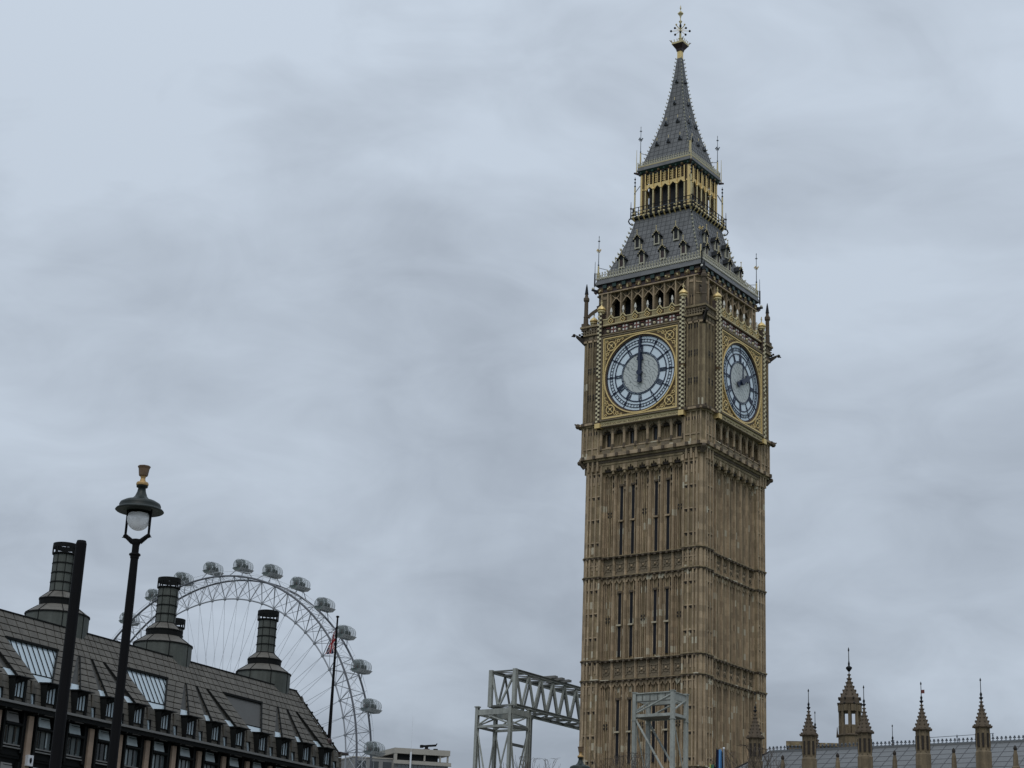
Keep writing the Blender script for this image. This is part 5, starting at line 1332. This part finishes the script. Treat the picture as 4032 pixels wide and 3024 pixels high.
# ============================================================ LAMPS AND POST
def lamp(px_, py, dist, label, zc_off=0.):
    p = at(px_, py, dist); z0 = p.z; x, y = p.x, p.y        # p = top of the cup finial
    L = thing('street_lamp', label, 'street lamp', (x, y, 0), 'globe street lamps')
    u = .00122                                   # metres per pixel of the enlarged photo
    Z = lambda v: z0-(v-105)*u*1.03; rr = lambda v: v*u
    T = L
    mb = MB(); mb.lathe([(rr(82), Z(105)), (rr(84), Z(112)), (rr(70), Z(140)), (rr(58), Z(228)), (rr(50), Z(236))], (x, y), 'lamp_brown', 8); mb.lathe([(rr(36), Z(236)), (rr(30), Z(270)), (rr(40), Z(305)), (rr(74), Z(318)), (rr(80), Z(335)), (rr(78), Z(355)), (rr(60), Z(365))], (x, y), 'lamp_gold', 14); mb.build('finial', T)
    mb = MB(); mb.lathe([(rr(74), Z(362)), (rr(72), Z(380)), (rr(48), Z(385)), (rr(56), Z(440)), (rr(80), Z(500)), (rr(125), Z(545)), (rr(200), Z(560)), (rr(255), Z(590)), (rr(268), Z(620)), (rr(262), Z(645)), (rr(300), Z(668)), (rr(312), Z(685)), (rr(300), Z(695)), (rr(255), Z(672)), (rr(170), Z(668)), (rr(165), Z(700))], (x, y), 'lamp_green', 28, False); mb.build('canopy', T, smooth=True)
    mb = MB(); mb.lathe([(rr(max(1, 148*math.sin(PI*j/20))), Z(792)-rr(150)*math.cos(PI*j/20)) for j in range(0, 14)], (x, y), 'lamp_glass', 24, False); mb.build('globe', T, smooth=True)
    mb = MB(); mb.lathe([(rr(40), Z(700)), (rr(38), Z(790)), (rr(15), Z(830))], (x, y), 'lamp_glass', 10); mb.build('lamp_bulb', T)
    a = Vector((RT.x, RT.y, 0)).normalized(); b_ = Vector((FW.x, FW.y, 0)).normalized(); dr = (a*.98-b_*.2).normalized()
    mb = MB()
    for s in (-1, 1):
        q = lambda r_, v: (x+dr.x*s*rr(r_), y+dr.y*s*rr(r_), Z(v))
        mb.tube(q(158, 660), q(158, 1010), rr(17), 'post_black', 8); mb.tube(q(158, 1000), q(48, 1085), rr(26), 'post_black', 8, rr(34)); mb.tube(q(150, 1010), q(205, 1025), rr(22), 'post_black', 8, rr(2)); mb.ball(q(158, 1008), rr(30), 'post_black', 8, 5)
    mb.lathe([(rr(52), Z(1050)), (rr(56), Z(1065)), (rr(56), Z(1100)), (rr(46), Z(1130))], (x, y), 'post_black', 12); mb.build('bracket', T)
    mb = MB(); mb.lathe([(rr(46), Z(1120)), (rr(46), Z(1220)), (rr(72), Z(1235)), (rr(76), Z(1250)), (rr(58), Z(1265)), (rr(58), Z(1285)), (rr(50), Z(1300)), (rr(56), Z(1800)), (rr(66), 3.2), (rr(95), 3.0), (rr(80), 2.8), (rr(110), 1.2), (rr(160), 1.0), (rr(170), 0.02)], (x, y), 'post_black', 12); mb.build('column', T)
lamp(568.5, 1836, 28, 'near black street lamp with glass globe and gilt finial, left of the wheel')
lamp(2287, 2941, 56, 'farther street lamp, only its dark cap and gilt finial showing at the clock tower foot')
p = at(321, 2135, 24.5)
o = MB(); o.lathe([(.085, 0), (.08, 2), (.072, p.z-.02), (.06, p.z+.02)], (p.x, p.y), 'post_black', 14); o.box(p.x-.2, p.x+.2, p.y-.2, p.y+.2, 0, .03, 'post_black')
po = o.build('plain_post', loc=(p.x, p.y, 0)); tag(po, 'plain black round post without a lamp, left of the street lamp', 'post')

# ============================================================ BARE TREES
def bare_tree(px_, py, dist, label, seed, spread=1.):
    p = at(px_, py, dist); rnd = random.Random(seed); H_ = p.z
    T = thing('bare_tree', label, 'tree', (p.x, p.y, 0), 'leafless winter trees')
    tr = MB(); cr = MB()
    def br(mb, a, d, L, r, lev):
        r = max(r, .012)
        k = 3
        for j in range(k):
            d = (d+Vector((rnd.uniform(-.16, .16), rnd.uniform(-.16, .16), .05))).normalized(); b = a+d*(L/k)
            if b.z > H_: b.z = H_
            mb.tube(a, b, r, 'bark', 5 if lev < 3 else 3, r*.82, cap=False); a = b; r *= .82
            if lev < 6 and j > 0:
                for _ in range(2 if lev < 5 else 1):
                    dd = (d+Vector((rnd.uniform(-1, 1), rnd.uniform(-1, 1), rnd.uniform(-.1, .7)))*.75*spread).normalized()
                    br(cr, a, dd, L*rnd.uniform(.55, .75), r*.62, lev+1)
        if lev < 6: br(cr, a, (d+Vector((rnd.uniform(-.4, .4), rnd.uniform(-.4, .4), .3))).normalized(), L*.7, r*.8, lev+1)
    tr.tube((p.x, p.y, 0), (p.x, p.y, H_*.35), .3, 'bark', 8, .2)
    br(tr, Vector((p.x, p.y, H_*.35)), Vector((0, 0, 1)), H_*.27, .2, 2)
    tr.build('trunk', T); cr.build('crown', T)
bare_tree(2195, 2990, 105, 'bare tree whose twig tips rise just left of the far street lamp', 4)
bare_tree(2420, 2966, 100, 'bare tree with fine twigs against the left foot of the clock tower', 11)
bare_tree(2935, 2950, 88, 'bare tree with fine twigs against the right foot of the clock tower', 23)

# ============================================================ FURLED FLAGS low in front of the tower
def hanging_flag(px_, py, pole_px, dist, wpx, hpx, cols, label, pole=True):
    p = at(px_, py, dist); m = dist/FPX*.98; a = Vector((RT.x, RT.y, 0)).normalized(); b_ = Vector((FW.x, FW.y, 0)).normalized()
    q = at(pole_px, py+14, dist)
    T = thing('flagpole', label[0], 'flagpole', (q.x, q.y, 0), 'low flagpoles'); mb = MB(); mb.tube((q.x, q.y, 0), (q.x, q.y, q.z), .03, 'cable', 8, .025); mb.ball((q.x, q.y, q.z), .05, 'wheel_white', 8, 4); mb.build('pole', T)
    mb = MB(); W_ = wpx*m; n = 16; H_ = hpx*m; rows = 8
    for i in range(n):
        for j in range(rows):
            def P(i_, j_):
                f = i_/n; g_ = j_/rows; xx = (f-.5)*W_*(1+.25*g_); yy = .12*math.sin(f*9+g_*1.2); top = p.z-.03-.10*abs(math.sin(f*3.3+.6))-(.16*f)
                return (p.x+a.x*xx+b_.x*yy, p.y+a.y*xx+b_.y*yy, top-H_*g_)
            mb.add([P(i, j), P(i+1, j), P(i+1, j+1), P(i, j+1)], [(0,1,2,3)], cols[int(i/n*len(cols))])
    o = mb.build('flag', loc=(p.x, p.y, p.z)); tag(o, label[1], 'flag', 'low hanging flags')
hanging_flag(2833, 2933, 2850, 70, 27, 230, ['flag_black', 'flag_blue_dark', 'flag_blue', 'flag_blue', 'flag_blue', 'flag_black'], ('thin white flagpole carrying the blue and black flag', 'blue and black flag hanging limp in front of the clock tower'))
hanging_flag(2806, 2993, 2822, 74, 24, 200, ['flag_yellow', 'flag_green', 'flag_green', 'flag_black'], ('white flagpole just left of the blue flag, carrying green and yellow cloth', 'green and yellow flag hanging low beside the blue flag'))
hanging_flag(2775, 3012, 2792, 78, 36, 180, ['maroon', 'flag_red', 'flag_red', 'flag_blue_dark'], ('white flagpole carrying the red flag at the bottom edge', 'dark red flag whose top just shows at the bottom edge'))

# ============================================================ GROUND, ROADS, RIVER
mb = MB(); B = 6000
ys = [(-B, 0), (80, 0), (80.5, -7), (300, -7), (300.5, 0), (B, 0)]
for (y0, z0), (y1, z1) in zip(ys, ys[1:]): mb.add([(-B, y0, z0), (B, y0, z0), (B, y1, z1), (-B, y1, z1)], [(0,1,2,3)], 'grass_ground' if z0 == 0 and y0 < 0 else 'paving')
struct(mb.build('ground'))
mb = MB(); mb.add([(-B, 80.3, -4.6), (B, 80.3, -4.6), (B, 300.3, -4.6), (-B, 300.3, -4.6)], [(0,1,2,3)], 'window_glass'); struct(mb.build('river'))
mb = MB(); mb.add([(-31, -170, .004), (-9.5, -170, .004), (-9.5, 79, .004), (-31, 79, .004)], [(0,1,2,3)], 'asphalt'); mb.add([(-9.5, -62, .004), (120, -62, .004), (120, -46, .004), (-9.5, -46, .004)], [(0,1,2,3)], 'asphalt')
y = -168
while y < 78: mb.add([(-20.3, y, .008), (-20.1, y, .008), (-20.1, y+3, .008), (-20.3, y+3, .008)], [(0,1,2,3)], 'white_paint'); y += 7
struct(mb.build('road'))
mb = MB(); mb.box(-33.4, -31, -170, 79, 0, .13, 'paving'); mb.box(-9.5, 9, -45.8, 79, 0, .13, 'paving'); mb.box(9.001, 60, -45.8, -5, 0, .128, 'paving'); mb.box(-31.15, -30.95, -170, 79, 0, .15, 'kerb_stone'); mb.box(-9.55, -9.35, -45.8, 79, 0, .15, 'kerb_stone'); mb.box(40, 110, -160, -62.5, 0, .12, 'paving')
struct(mb.build('pavement'))
